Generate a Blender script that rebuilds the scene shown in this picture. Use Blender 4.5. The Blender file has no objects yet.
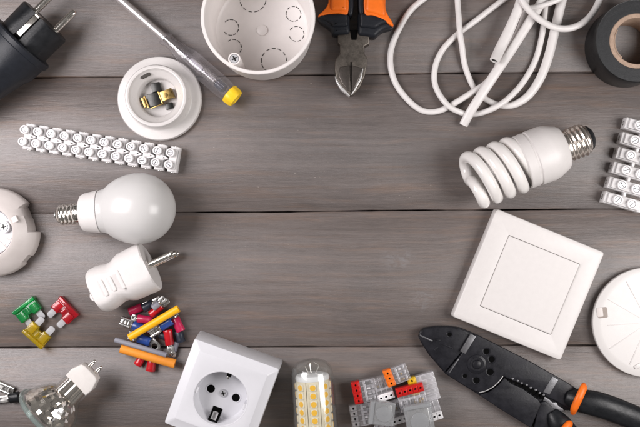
import bpy, bmesh, math, random
from mathutils import Matrix, Vector
random.seed(7)
S = 0.0007          # metres per unit; all shapes below are written in units of 0.7 mm
D = 900.0           # camera height in units
PI = math.pi
sc = bpy.context.scene
COL = sc.collection
R = math.radians

def W(px, py, h=0):
    k = 1 - h / D
    return Vector(((px - 320) * k, (213.5 - py) * k, h))

# ------------------------------------------------------------------ materials
def new_mat(name):
    m = bpy.data.materials.new(name); m.use_nodes = True
    nt = m.node_tree
    return m, nt, nt.nodes['Principled BSDF']

def mat(name, col, rough=.4, metal=0, trans=0, ior=1.45, coat=0, sss=0, bump=0, bscale=900, var=0, spec=.5, rvar=0):
    m, nt, b = new_mat(name)
    b.inputs['Base Color'].default_value = (*col, 1)
    b.inputs['Roughness'].default_value = rough
    b.inputs['Metallic'].default_value = metal
    b.inputs['Transmission Weight'].default_value = trans
    b.inputs['IOR'].default_value = ior
    b.inputs['Coat Weight'].default_value = coat
    b.inputs['Coat Roughness'].default_value = .08
    b.inputs['Specular IOR Level'].default_value = spec
    if sss:
        b.inputs['Subsurface Weight'].default_value = sss
        b.inputs['Subsurface Radius'].default_value = (1, .95, .9)
        b.inputs['Subsurface Scale'].default_value = .002
    tc = nt.nodes.new('ShaderNodeTexCoord')
    if bump or var or rvar:
        n = nt.nodes.new('ShaderNodeTexNoise'); n.inputs['Scale'].default_value = bscale
        n.inputs['Detail'].default_value = 5
        nt.links.new(tc.outputs['Object'], n.inputs['Vector'])
        if bump:
            bp = nt.nodes.new('ShaderNodeBump'); bp.inputs['Strength'].default_value = bump
            bp.inputs['Distance'].default_value = .0003
            nt.links.new(n.outputs['Fac'], bp.inputs['Height']); nt.links.new(bp.outputs['Normal'], b.inputs['Normal'])
        n2 = nt.nodes.new('ShaderNodeTexNoise'); n2.inputs['Scale'].default_value = bscale * .22
        n2.inputs['Detail'].default_value = 6; n2.inputs['Roughness'].default_value = .65
        nt.links.new(tc.outputs['Object'], n2.inputs['Vector'])
        if var:
            mr = nt.nodes.new('ShaderNodeMapRange')
            mr.inputs[1].default_value = .3; mr.inputs[2].default_value = .7
            mr.inputs[3].default_value = 1 - var; mr.inputs[4].default_value = 1 + var * .5
            nt.links.new(n2.outputs['Fac'], mr.inputs[0])
            mx = nt.nodes.new('ShaderNodeVectorMath'); mx.operation = 'SCALE'
            mx.inputs[0].default_value = col
            nt.links.new(mr.outputs[0], mx.inputs['Scale']); nt.links.new(mx.outputs[0], b.inputs['Base Color'])
        if rvar:
            mr = nt.nodes.new('ShaderNodeMapRange')
            mr.inputs[1].default_value = .3; mr.inputs[2].default_value = .7
            mr.inputs[3].default_value = max(.03, rough - rvar); mr.inputs[4].default_value = rough + rvar
            nt.links.new(n2.outputs['Fac'], mr.inputs[0]); nt.links.new(mr.outputs[0], b.inputs['Roughness'])
    return m

M = {}
M['white'] = mat('white_plastic', (.69, .66, .645), .42, bump=.06, var=.03, bscale=1200)
M['white_gloss'] = mat('white_glossy_plastic', (.65, .625, .61), .3, bump=.01, var=.01, rvar=.06)
M['cool_white'] = mat('cool_white_plastic', (.66, .66, .69), .3, bump=.02, var=.02)
M['ivory'] = mat('ivory_plastic', (.62, .57, .545), .4, bump=.05, var=.04)
M['box_white'] = mat('box_plastic', (.74, .70, .68), .38, bump=.05, var=.04, bscale=500)
M['cable'] = mat('cable_sheath', (.74, .71, .695), .38, bump=.08, var=.05, bscale=1500)
M['nylon'] = mat('milky_nylon', (.77, .75, .75), .35, sss=.35, bump=.1)
M['milk_glass'] = mat('milk_globe', (.58, .57, .56), .25, coat=0, sss=.2)
M['tube_glass'] = mat('white_tube', (.82, .79, .765), .25, coat=.6)
M['black'] = mat('black_plastic', (.012, .013, .015), .36, spec=.35, bump=.2, var=.3, rvar=.1)
M['black_rubber'] = mat('black_rubber', (.013, .015, .020), .45, spec=.35, bump=.3, var=.25, bscale=1500)
M['steel_black'] = mat('blackened_steel', (.014, .014, .018), .38, bump=.16, var=.35, bscale=700, rvar=.1, spec=.3)
M['steel_edge'] = mat('pale_steel_and_glint', (.20, .20, .21), .38, metal=.7, bump=.15, var=.3)  # pale steel for teeth and dies, also paints the bevel highlights
M['tape'] = mat('black_tape_shaded', (.009, .009, .010), .4, bump=.25, var=.3, bscale=1500)  # darker than the windings, paints the outer wall as shaded
M['tape_side'] = mat('tape_side', (.019, .020, .022), .5, bump=.5, var=.35, bscale=2500)
M['card'] = mat('cardboard', (.42, .30, .225), .85, bump=.5, var=.25, bscale=1400)
M['chrome'] = mat('bright_nickel', (.80, .77, .72), .16, metal=1, var=.1, rvar=.06)
M['nickel'] = mat('soft_nickel', (.80, .74, .68), .27, metal=1, var=.1, rvar=.06)
M['pale_zinc'] = mat('pale_zinc', (.62, .62, .64), .4, metal=.5, bump=.2, var=.15, bscale=1500)
M['blade_steel'] = mat('blade_steel', (.74, .70, .69), .34, metal=.75, bump=.1, var=.08)
M['tin'] = mat('tinned_copper', (.72, .71, .69), .3, metal=1, bump=.2, var=.2, rvar=.1)
M['steel'] = mat('brushed_steel', (.15, .132, .115), .5, metal=.85, bump=.35, var=.25, bscale=1100, rvar=.12)
M['steel_dark'] = mat('ground_steel', (.12, .105, .095), .42, metal=.8, bump=.3, var=.25)
M['steel_bright'] = mat('honed_edge', (.85, .84, .83), .3, metal=.6)
M['brass'] = mat('brass', (.48, .33, .12), .34, metal=1, var=.2, bump=.1, rvar=.1)
M['gunmetal'] = mat('gunmetal', (.055, .055, .053), .35, metal=.8, var=.3)
M['orange'] = mat('orange_grip', (.88, .17, .012), .42, bump=.1, var=.08)
M['orange_tube'] = mat('orange_shrink_tube', (.83, .30, .035), .45, bump=.1, var=.06)
M['yellow'] = mat('yellow_plastic', (.86, .56, .02), .38, bump=.1, var=.06)
M['yellow_tube'] = mat('yellow_shrink_tube', (.88, .44, .003), .42, bump=.1, var=.05)
M['grey_tube'] = mat('grey_shrink_tube', (.26, .26, .30), .45, bump=.1)
M['magenta'] = mat('magenta_vinyl', (.46, .012, .07), .32, coat=.2, var=.1)
M['red'] = mat('red_vinyl', (.50, .008, .015), .25, coat=.4, var=.1)
M['blue'] = mat('blue_vinyl', (.02, .06, .26), .3, coat=.3, var=.1)
M['navy'] = mat('dark_vinyl', (.02, .025, .04), .35, var=.1)
M['groove'] = mat('groove_shade', (.05, .045, .04), .8)  # dark colour paints the shade inside grooves and slots
M['hole'] = mat('hole_shade', (.003, .003, .003), .9, spec=.05)  # near-black colour paints the shade inside holes and gaps
M['clear'] = mat('clear_plastic', (.93, .92, .95), .06, trans=1, ior=1.3)
M['clear_handle'] = mat('clear_handle', (.90, .87, .92), .05, trans=.93, ior=1.2)
M['clear_milky'] = mat('milky_connector', (.90, .89, .91), .08, trans=.7, ior=1.3, bump=.15, bscale=700)
M['clear_smoke'] = mat('clear_connector', (.93, .92, .94), .05, trans=.96, ior=1.25, bump=.1, bscale=700)
M['grey_clear'] = mat('grey_translucent', (.66, .67, .68), .16, trans=.72, ior=1.4, bump=.06)
M['lampglass'] = mat('lamp_glass', (.95, .97, .96), .03, trans=1, ior=1.3)
M['rim_glass'] = mat('rim_glass', (.70, .78, .76), .08, trans=.75, ior=1.4)
M['silver'] = mat('mirror_coating', (.88, .82, .75), .06, metal=1)
M['ceramic'] = mat('ceramic', (.66, .63, .60), .5, bump=.12, var=.05)
M['fuse_red'] = mat('fuse_red', (.95, .03, .06), .08, trans=.9, ior=1.3)
M['fuse_green'] = mat('fuse_green', (.06, .74, .25), .08, trans=.9, ior=1.3)
M['fuse_yellow'] = mat('fuse_yellow', (.95, .80, .03), .08, trans=.9, ior=1.3)
M['zinc'] = mat('zinc_blade', (.36, .36, .37), .6, metal=.3, bump=.2, var=.15)
M['led_body'] = mat('led_body', (.82, .76, .62), .35)
M['led_phosphor'] = mat('led_phosphor', (.92, .50, .02), .3)
M['led_board'] = mat('led_board', (.74, .66, .50), .4, bump=.1)
M['strip_white'] = mat('strip_white', (.80, .79, .80), .35, bump=.1)
M['conn_red'] = mat('connector_red', (.52, .012, .01), .28, var=.1)
M['conn_orange'] = mat('connector_orange', (.80, .17, .015), .3, var=.1)
M['conn_yellow'] = mat('connector_yellow', (.82, .52, .02), .3, var=.1)
M['tab'] = mat('brown_tab', (.30, .25, .22), .5, var=.1, bump=.1)

def thin(name, tint, rough=.06, dif=.0, dcol=(.8, .8, .8), ior=1.5, bump=0, bscale=600):
    m = bpy.data.materials.new(name); m.use_nodes = True
    nt = m.node_tree; N = nt.nodes.new; L = nt.links.new
    nt.nodes.remove(nt.nodes['Principled BSDF']); out = nt.nodes['Material Output']
    tr = N('ShaderNodeBsdfTransparent'); tr.inputs[0].default_value = (*tint, 1)
    gl = N('ShaderNodeBsdfGlossy'); gl.inputs['Roughness'].default_value = rough
    df = N('ShaderNodeBsdfPrincipled'); df.inputs['Base Color'].default_value = (*dcol, 1); df.inputs['Roughness'].default_value = .3
    fr = N('ShaderNodeLayerWeight'); fr.inputs['Blend'].default_value = .5
    pw = N('ShaderNodeMath'); pw.operation = 'POWER'; pw.inputs[1].default_value = 3.2; L(fr.outputs['Facing'], pw.inputs[0])
    ma = N('ShaderNodeMath'); ma.operation = 'MULTIPLY_ADD'; ma.inputs[1].default_value = .62; ma.inputs[2].default_value = .05 * (ior - .5); L(pw.outputs[0], ma.inputs[0])
    m1 = N('ShaderNodeMixShader'); m1.inputs[0].default_value = dif; L(tr.outputs[0], m1.inputs[1]); L(df.outputs[0], m1.inputs[2])
    m2 = N('ShaderNodeMixShader'); L(ma.outputs[0], m2.inputs[0]); L(m1.outputs[0], m2.inputs[1]); L(gl.outputs[0], m2.inputs[2])
    L(m2.outputs[0], out.inputs['Surface'])
    if bump:
        tc = N('ShaderNodeTexCoord'); n = N('ShaderNodeTexNoise'); n.inputs['Scale'].default_value = bscale
        L(tc.outputs['Object'], n.inputs['Vector'])
        bp = N('ShaderNodeBump'); bp.inputs['Strength'].default_value = bump; bp.inputs['Distance'].default_value = .0004
        L(n.outputs['Fac'], bp.inputs['Height'])
        for q in (gl, df, fr): L(bp.outputs[0], q.inputs['Normal'])
    return m
M['clear'] = thin('clear_plastic', (.93, .92, .95), .05)
M['clear_handle'] = thin('clear_handle', (.97, .965, .975), .07, .06, (.62, .60, .63), 1.6, .15, 300)
M['clear_smoke'] = thin('clear_connector', (.96, .955, .965), .06, .17, (.75, .74, .76), 1.6, .5, 700)
M['clear_milky'] = thin('milky_connector', (.95, .94, .96), .08, .42, (.80, .79, .81), 1.6, .4, 700)
M['grey_clear'] = thin('grey_translucent', (.86, .87, .88), .12, .36, (.50, .51, .52), 1.5, .2, 400)
M['lampglass'] = thin('lamp_glass', (.99, 1, .995), .11, .02, (.8, .8, .8), 1.6)
M['rim_glass'] = thin('rim_glass', (.74, .82, .80), .06, .22, (.50, .57, .55), 1.7)
M['fuse_red'] = thin('fuse_red', (.85, .05, .10), .08, .30, (.62, .01, .03), 1.5, .15)
M['fuse_green'] = thin('fuse_green', (.06, .72, .28), .08, .30, (.01, .36, .10), 1.5, .15)
M['fuse_yellow'] = thin('fuse_yellow', (.88, .72, .04), .08, .30, (.58, .45, .01), 1.5, .15)

def wood():
    m, nt, b = new_mat('grey_stained_wood')
    N = nt.nodes.new; L = nt.links.new
    tc = N('ShaderNodeTexCoord')
    oi = N('ShaderNodeObjectInfo')
    off = N('ShaderNodeCombineXYZ')
    mul = N('ShaderNodeMath'); mul.operation = 'MULTIPLY'; mul.inputs[1].default_value = 9.0
    L(oi.outputs['Random'], mul.inputs[0]); L(mul.outputs[0], off.inputs['X']); L(mul.outputs[0], off.inputs['Z'])
    add = N('ShaderNodeVectorMath'); add.operation = 'ADD'
    L(tc.outputs['Object'], add.inputs[0]); L(off.outputs[0], add.inputs[1])
    def noise(sx, sy, scale, det=6, rough=.6, dist=0, src=None):
        mp = N('ShaderNodeMapping'); mp.inputs['Scale'].default_value = (sx, sy, 1)
        L((src or add.outputs[0]), mp.inputs['Vector'])
        n = N('ShaderNodeTexNoise'); n.inputs['Scale'].default_value = scale
        n.inputs['Detail'].default_value = det; n.inputs['Roughness'].default_value = rough
        n.inputs['Distortion'].default_value = dist
        L(mp.outputs[0], n.inputs['Vector']); return n.outputs['Fac']
    # gentle warp of the grain
    warp = noise(1, 2.2, 5, 3)
    wv = N('ShaderNodeMath'); wv.operation = 'MULTIPLY_ADD'; wv.inputs[1].default_value = .012; wv.inputs[2].default_value = -.006
    L(warp, wv.inputs[0])
    wc = N('ShaderNodeCombineXYZ'); L(wv.outputs[0], wc.inputs['Y'])
    wa = N('ShaderNodeVectorMath'); wa.operation = 'ADD'; L(add.outputs[0], wa.inputs[0]); L(wc.outputs[0], wa.inputs[1])
    g1 = noise(1, 30, 9, 8, .7, .15, wa.outputs[0])      # medium streaks
    g2 = noise(1, 18, 110, 6, .75, 0, wa.outputs[0])        # fine fibres
    g3 = noise(1, 2.6, 9, 5, .6, .8, wa.outputs[0])         # broad patches
    g4 = noise(1, 14, 14, 5, .65, .2, wa.outputs[0])        # warm streak mask
    def ramp(src, stops):
        r = N('ShaderNodeValToRGB'); e = r.color_ramp.elements
        e[0].position, e[0].color = stops[0][0], (*stops[0][1], 1)
        e[1].position, e[1].color = stops[-1][0], (*stops[-1][1], 1)
        for p, c in stops[1:-1]:
            q = e.new(p); q.color = (*c, 1)
        L(src, r.inputs[0]); return r.outputs[0]
    base = ramp(g1, [(.22, (.088, .072, .066)), (.5, (.132, .109, .101)), (.78, (.170, .143, .134))])
    fib = ramp(g2, [(.28, (.74, .74, .74)), (.55, (1, 1, 1)), (.8, (1.2, 1.19, 1.18))])
    brd = ramp(g3, [(.3, (.85, .865, .88)), (.7, (1.12, 1.09, 1.06))])
    wrm = ramp(g4, [(.50, (1, 1, 1)), (.70, (1.24, 1.07, .93))])
    def mulc(a, c, f=1):
        x = N('ShaderNodeMix'); x.data_type = 'RGBA'; x.blend_type = 'MULTIPLY'; x.inputs[0].default_value = f
        L(a, x.inputs[6]); L(c, x.inputs[7]); return x.outputs[2]
    c = mulc(mulc(mulc(base, fib), brd), wrm)
    # pale worn knot marks in the stain
    geo = N('ShaderNodeNewGeometry')
    kn = noise(1, 1.5, 95, 5, .65, 1.8)
    last = None
    for (kx, ky, kr) in ((398, 258, 21), (424, 300, 19), (150, 330, 10), (520, 40, 12)):
        p = W(kx, ky) * S
        sub = N('ShaderNodeVectorMath'); sub.operation = 'SUBTRACT'; sub.inputs[1].default_value = p
        L(geo.outputs['Position'], sub.inputs[0])
        sq = N('ShaderNodeVectorMath'); sq.operation = 'MULTIPLY'; sq.inputs[1].default_value = (1, 1.2, 0)
        L(sub.outputs[0], sq.inputs[0])
        ln = N('ShaderNodeVectorMath'); ln.operation = 'LENGTH'; L(sq.outputs[0], ln.inputs[0])
        mr = N('ShaderNodeMapRange'); mr.interpolation_type = 'SMOOTHSTEP'
        mr.inputs[1].default_value = kr * S; mr.inputs[2].default_value = kr * S * .3
        mr.inputs[3].default_value = 0; mr.inputs[4].default_value = 1
        L(ln.outputs['Value'], mr.inputs[0])
        if last is None: last = mr.outputs[0]
        else:
            ad = N('ShaderNodeMath'); ad.operation = 'MAXIMUM'; L(last, ad.inputs[0]); L(mr.outputs[0], ad.inputs[1]); last = ad.outputs[0]
    km = N('ShaderNodeMapRange'); km.inputs[1].default_value = .46; km.inputs[2].default_value = .66
    L(kn, km.inputs[0])
    kk = N('ShaderNodeMath'); kk.operation = 'MULTIPLY'; L(last, kk.inputs[0]); L(km.outputs[0], kk.inputs[1])
    kf = N('ShaderNodeMath'); kf.operation = 'MULTIPLY'; kf.inputs[1].default_value = .5; L(kk.outputs[0], kf.inputs[0])
    mx = N('ShaderNodeMix'); mx.data_type = 'RGBA'; L(kf.outputs[0], mx.inputs[0]); L(c, mx.inputs[6])
    mx.inputs[7].default_value = (.21, .205, .21, 1)
    # tiny pale chips
    vn = noise(.4, 1, 900, 2, .5)
    vm = N('ShaderNodeMapRange'); vm.inputs[1].default_value = .75; vm.inputs[2].default_value = .80; L(vn, vm.inputs[0])
    m2 = N('ShaderNodeMix'); m2.data_type = 'RGBA'; L(vm.outputs[0], m2.inputs[0]); L(mx.outputs[2], m2.inputs[6])
    m2.inputs[7].default_value = (.38, .33, .30, 1)
    L(m2.outputs[2], b.inputs['Base Color'])
    rr = N('ShaderNodeMapRange'); rr.inputs[3].default_value = .36; rr.inputs[4].default_value = .50; L(g1, rr.inputs[0])
    L(rr.outputs[0], b.inputs['Roughness'])
    b.inputs['Specular IOR Level'].default_value = 1.0
    # grain relief and faint cross brush marks
    wv2 = noise(30, 1, 18, 3, .5)
    sm_ = N('ShaderNodeMath'); sm_.operation = 'MULTIPLY_ADD'; sm_.inputs[1].default_value = .25; L(wv2, sm_.inputs[0]); L(g2, sm_.inputs[2])
    s2 = N('ShaderNodeMath'); s2.operation = 'ADD'; L(sm_.outputs[0], s2.inputs[0]); L(g1, s2.inputs[1])
    bp = N('ShaderNodeBump'); bp.inputs['Strength'].default_value = .42; bp.inputs['Distance'].default_value = .0004
    L(s2.outputs[0], bp.inputs['Height']); L(bp.outputs[0], b.inputs['Normal'])
    return m
M['wood'] = wood()

# ------------------------------------------------------------------ geometry helpers
def sm(pts, n=8, closed=False):
    """Catmull-Rom through pts (tuples of any length)"""
    P = [Vector(p) for p in pts]; out = []
    m = len(P)
    rng = range(m) if closed else range(m - 1)
    for i in rng:
        if closed: a, b, c, d = P[(i - 1) % m], P[i], P[(i + 1) % m], P[(i + 2) % m]
        else: a, b, c, d = P[max(i - 1, 0)], P[i], P[i + 1], P[min(i + 2, m - 1)]
        for k in range(n):
            t = k / n
            out.append(.5 * ((2 * b) + (c - a) * t + (2 * a - 5 * b + 4 * c - d) * t * t + (3 * b - a - 3 * c + d) * t ** 3))
    if not closed: out.append(P[-1].copy())
    return out

def circ(cx, cy, r, n=32, a0=0, a1=2 * PI, ry=None):
    full = abs(a1 - a0 - 2 * PI) < 1e-6
    return [(cx + r * math.cos(a0 + (a1 - a0) * i / (n if full else n - 1)),
             cy + (ry or r) * math.sin(a0 + (a1 - a0) * i / (n if full else n - 1))) for i in range(n)]

def rrect(cx, cy, w, h, r=1.0, n=5, rot=0):
    o = []
    for (sx, sy, a) in ((1, 1, 0), (-1, 1, PI / 2), (-1, -1, PI), (1, -1, 1.5 * PI)):
        for k in range(n + 1):
            t = a + PI / 2 * k / n
            o.append((sx * (w / 2 - r) + r * math.cos(t), sy * (h / 2 - r) + r * math.sin(t)))
    c, s = math.cos(rot), math.sin(rot)
    return [(cx + x * c - y * s, cy + x * s + y * c) for x, y in o]

LAY = Matrix.Rotation(PI / 2, 4, 'Y')           # lathe z axis -> +x
def T(x, y, z): return Matrix.Translation((x, y, z))
def RZ(a): return Matrix.Rotation(a, 4, 'Z')
def RX(a): return Matrix.Rotation(a, 4, 'X')
def RY(a): return Matrix.Rotation(a, 4, 'Y')

class MB:
    def __init__(s): s.bm = bmesh.new()
    def _add(s, verts, faces, mtx=None):
        vs = [s.bm.verts.new((mtx @ Vector(v)) if mtx else Vector(v)) for v in verts]
        for f in faces:
            try: s.bm.faces.new([vs[i] for i in f])
            except ValueError: pass
        return s
    def lathe(s, prof, mtx=None, seg=48, fn=None):
        """prof: [(r, z)...]; fn(theta, r, z)->r lets the section be other than round"""
        verts, faces, rows = [], [], []
        for (r, z) in prof:
            if r < 1e-5:
                rows.append([len(verts)]); verts.append((0, 0, z))
            else:
                row = []
                for i in range(seg):
                    a = 2 * PI * i / seg
                    q = fn(a, r, z) if fn else r
                    row.append(len(verts)); verts.append((q * math.cos(a), q * math.sin(a), z))
                rows.append(row)
        for A, B_ in zip(rows, rows[1:]):
            for i in range(seg):
                j = (i + 1) % seg
                if len(A) == 1 and len(B_) == 1: continue
                if len(A) == 1: faces.append((A[0], B_[i], B_[j]))
                elif len(B_) == 1: faces.append((A[i], A[j], B_[0]))
                else: faces.append((A[i], A[j], B_[j], B_[i]))
        return s._add(verts, faces, mtx)
    def tube(s, path, r, seg=14, sq=1.0, hollow=0, tilt=0, cap=True):
        """r: number or list of half-widths; sq: height/width ratio"""
        P = [Vector(p) for p in path]; n = len(P)
        rr = r if isinstance(r, (list, tuple)) else [r] * n
        if len(rr) != n:
            q = rr; rr = [q[0] + 0] * n
            for i in range(n):
                t = i / (n - 1) * (len(q) - 1); k = min(int(t), len(q) - 2)
                rr[i] = q[k] + (q[k + 1] - q[k]) * (t - k)
        rows = []; verts = []; prev = None
        for i in range(n):
            t = (P[min(i + 1, n - 1)] - P[max(i - 1, 0)]).normalized()
            if prev is None:
                side = t.cross(Vector((0, 0, 1)))
                if side.length < 1e-3: side = Vector((1, 0, 0))
            else: side = prev - t * prev.dot(t)
            side.normalize(); prev = side.copy()
            up = side.cross(t)
            if tilt: side, up = side * math.cos(tilt) + up * math.sin(tilt), up * math.cos(tilt) - side * math.sin(tilt)
            def ring(f):
                row = []
                for k in range(seg):
                    a = 2 * PI * k / seg
                    row.append(len(verts)); verts.append(P[i] + side * (rr[i] * f * math.cos(a)) + up * (rr[i] * f * sq * math.sin(a)))
                return row
            rows.append((ring(1), ring(hollow) if hollow else None))
        faces = []
        for (a, ai), (b, bi) in zip(rows, rows[1:]):
            for k in range(seg):
                j = (k + 1) % seg
                faces.append((a[k], a[j], b[j], b[k]))
                if hollow: faces.append((ai[j], ai[k], bi[k], bi[j]))
        if hollow:
            for (a, ai), fl in ((rows[0], 1), (rows[-1], 0)):
                for k in range(seg):
                    j = (k + 1) % seg
                    faces.append((a[j], a[k], ai[k], ai[j]) if fl else (a[k], a[j], ai[j], ai[k]))
        elif cap:
            faces.append(list(reversed(rows[0][0]))); faces.append(rows[-1][0])
        return s._add(verts, faces)
    def plate(s, outer, z0, z1, holes=(), bev=.5, mtx=None, res=2):
        bev = min(bev, (z1 - z0) / 2 * .98)
        cu = bpy.data.curves.new('tmp', 'CURVE'); cu.dimensions = '2D'; cu.fill_mode = 'BOTH'
        for lp in [outer] + list(holes):
            sp = cu.splines.new('POLY'); sp.points.add(len(lp) - 1); sp.use_cyclic_u = True
            for p, q in zip(sp.points, lp): p.co = (q[0], q[1], 0, 1)
        cu.extrude = (z1 - z0) / 2 - bev; cu.bevel_depth = bev; cu.bevel_resolution = res; cu.offset = -bev
        ob = bpy.data.objects.new('tmp', cu); COL.objects.link(ob)
        me = bpy.data.meshes.new_from_object(ob)
        bpy.data.objects.remove(ob); bpy.data.curves.remove(cu)
        me.transform((mtx or Matrix()) @ T(0, 0, (z0 + z1) / 2))
        s.bm.from_mesh(me); bpy.data.meshes.remove(me)
        return s
    def box(s, x0, x1, y0, y1, z0, z1, mtx=None, bev=.4):
        return s.plate(rrect((x0 + x1) / 2, (y0 + y1) / 2, x1 - x0, y1 - y0, min(.6, (x1 - x0) / 3, (y1 - y0) / 3), 2), z0, z1, (), bev, mtx, 1)
    def ball(s, c, r, seg=20, sc3=(1, 1, 1)):
        prof = [(r * math.sin(PI * i / (seg // 2)), -r * math.cos(PI * i / (seg // 2))) for i in range(seg // 2 + 1)]
        return s.lathe(prof, T(*c) @ Matrix.Diagonal((*sc3, 1)), seg)
    def thread(s, r0, amp, pitch, x0, x1, mtx, seg=40, per=10):
        n = int((x1 - x0) / pitch * per); verts = []; faces = []
        for i in range(n + 1):
            z = x0 + (x1 - x0) * i / n
            fade = min(1, i / 4, (n - i) / 4)
            for k in range(seg):
                a = 2 * PI * k / seg
                r = r0 - amp + amp * fade * (1 + math.cos(2 * PI * z / pitch - a))
                verts.append((r * math.cos(a), r * math.sin(a), z))
        for i in range(n):
            for k in range(seg):
                j = (k + 1) % seg
                faces.append((i * seg + k, i * seg + j, (i + 1) * seg + j, (i + 1) * seg + k))
        return s._add(verts, faces, mtx)
    def mesh(s, name, ang=38):
        bm = s.bm
        bmesh.ops.remove_doubles(bm, verts=bm.verts, dist=.004)
        bmesh.ops.recalc_face_normals(bm, faces=bm.faces)
        for f in bm.faces: f.smooth = True
        for e in bm.edges:
            if len(e.link_faces) == 2: e.smooth = e.calc_face_angle(0) < R(ang)
        for v in bm.verts: v.co *= S
        me = bpy.data.meshes.new(name); bm.to_mesh(me); bm.free()
        return me
    def build(s, name, m, parent=None, ang=38):
        me = s.mesh(name, ang); me.materials.append(M[m] if isinstance(m, str) else m)
        o = bpy.data.objects.new(name, me); COL.objects.link(o)
        if isinstance(parent, Thing): parent = parent.o
        o.parent = parent
        return o

class Thing:
    """an Empty at the base of a thing; local frame x along rz"""
    def __init__(s, name, label, cat, px, py, h=0, rz=0, group=None):
        p = W(px, py, h); s.p = p; s.rz = R(rz)
        s.o = bpy.data.objects.new(name, None); COL.objects.link(s.o)
        s.o.empty_display_size = .01
        s.o.location = (p.x * S, p.y * S, 0); s.o.rotation_euler = (0, 0, s.rz)
        s.o['label'] = label; s.o['category'] = cat
        if group: s.o['group'] = group
    def L(s, px, py, h=0):
        """photo point at height h -> local coordinates"""
        w = W(px, py, h) - Vector((s.p.x, s.p.y, 0))
        c, n = math.cos(-s.rz), math.sin(-s.rz)
        return Vector((w.x * c - w.y * n, w.x * n + w.y * c, h))
    def L2(s, pts, h=0): return [tuple(s.L(a, b, h)[:2]) for a, b in pts]

def solo(mb, name, m, label, cat, px, py, h=0, group=None):
    """single-mesh thing whose mesh coordinates are global; origin moved to its base"""
    p = W(px, py, h)
    for v in mb.bm.verts: v.co -= Vector((p.x, p.y, 0))
    o = mb.build(name, m); o.location = (p.x * S, p.y * S, 0)
    o['label'] = label; o['category'] = cat
    if group: o['group'] = group
    return o

# ------------------------------------------------------------------ the wooden surface
seams = [-325, -191, -57, 75, 211.3, 346.6, 481, 615, 750]
def seam_edge(k, side):
    """wavy plank edge, in world units"""
    rnd = random.Random(100 + k)
    ph = [rnd.uniform(0, 6.28) for _ in range(5)]
    pts = []
    gap = {4: .45, 3: .48, 5: .45}.get(k, .45)
    for i in range(241):
        x = -900 + i * 7.5
        w = .35 * math.sin(x * .011 + ph[0]) + .22 * math.sin(x * .031 + ph[1])
        g = gap * (1 + .85 * math.sin(x * .021 + ph[2]) * math.sin(x * .067 + ph[3]) + .25 * rnd.uniform(-1, 1))
        y = 213.5 - seams[k] + w + x * {3: .0095, 4: .0065, 5: .0035}.get(k, .003)
        pts.append((x, y + side * max(.12, g)))
    return pts
for k in range(len(seams) - 1):
    top = seam_edge(k, -1); bot = seam_edge(k + 1, 1)
    mb = MB(); n = len(top)
    dz = random.Random(k).uniform(-.12, .12)
    v = []
    for (x, y), (x2, y2) in zip(top, bot):
        v += [(x, y, -14), (x, y, -.8 + dz), (x, y - .8, dz), (x2, y2 + .8, dz), (x2, y2, -.8 + dz), (x2, y2, -14)]
    f = []
    for i in range(n - 1):
        for j in range(6):
            a, b_ = i * 6 + j, i * 6 + (j + 1) % 6
            f.append((a, b_, b_ + 6, a + 6))
    f += [tuple(range(6)), tuple(range(n * 6 - 1, n * 6 - 7, -1))]
    mb._add(v, f)
    o = mb.build('wood_plank', 'wood', ang=80); o['kind'] = 'structure'
mb = MB(); mb.box(-905, 905, -560, 560, -22, -14.4)
o = mb.build('seam_shade_underlay', 'hole'); o['kind'] = 'structure'  # black sheet added below the planks so the seams look shaded

# ------------------------------------------------------------------ 1 black plug
t = Thing('power_plug', 'black rubber power plug with two round metal pins lying at the upper left corner', 'plug', 46, 21, 30, 45)
A = T(0, 0, 31) @ LAY
mb = MB(); mb.lathe([(0, -170), (9, -170), (9, -120), (15, -116), (19, -104), (22, -84), (27, -60), (30, -52), (30.5, -37), (32, -36), (32.5, -31.5), (31.5, -30), (27, -29.4), (0, -29.4)], A, 64,
                    lambda a, r, z: r * (1 - (.05 if r > 18 and z < -55 else 0) * (.5 + .5 * math.cos(8 * a))))
mb.build('body', 'black_rubber', t)
mb = MB(); mb.lathe([(0, -29.3), (26, -29.3), (26.3, -1.5), (25, 0), (0, 0)], A, 64,
                    lambda a, r, z: min(r, 23 / max(1e-3, abs(math.cos(a)))) if r > 20 else r)
ins = mb.build('front_insert', 'black', t)
mb = MB()
mb.box(-26, -1.5, -2.7, 2.7, 53.8, 55.6, None, .5)
mb.box(-1.5, 0.8, -2.7, 2.7, 44, 55.4, None, .3)
mb.build('earth_clip', 'chrome', t)
mb = MB(); mb.box(-29.2, -25, -3.6, 3.6, 53.2, 55.0, None, .2); mb.box(-26, .2, -3.5, 3.5, 53, 54.2, None, .1); mb.build('earth_slot', 'hole', t)
for s_ in (-1, 1):
    mb = MB(); mb.lathe([(0, -2), (3.3, -2), (3.3, 23), (2.9, 25.4), (1.6, 27), (0, 27.4)], T(0, s_ * 13.4, 31) @ LAY, 24)
    mb.build('pin', 'chrome', t)

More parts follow.
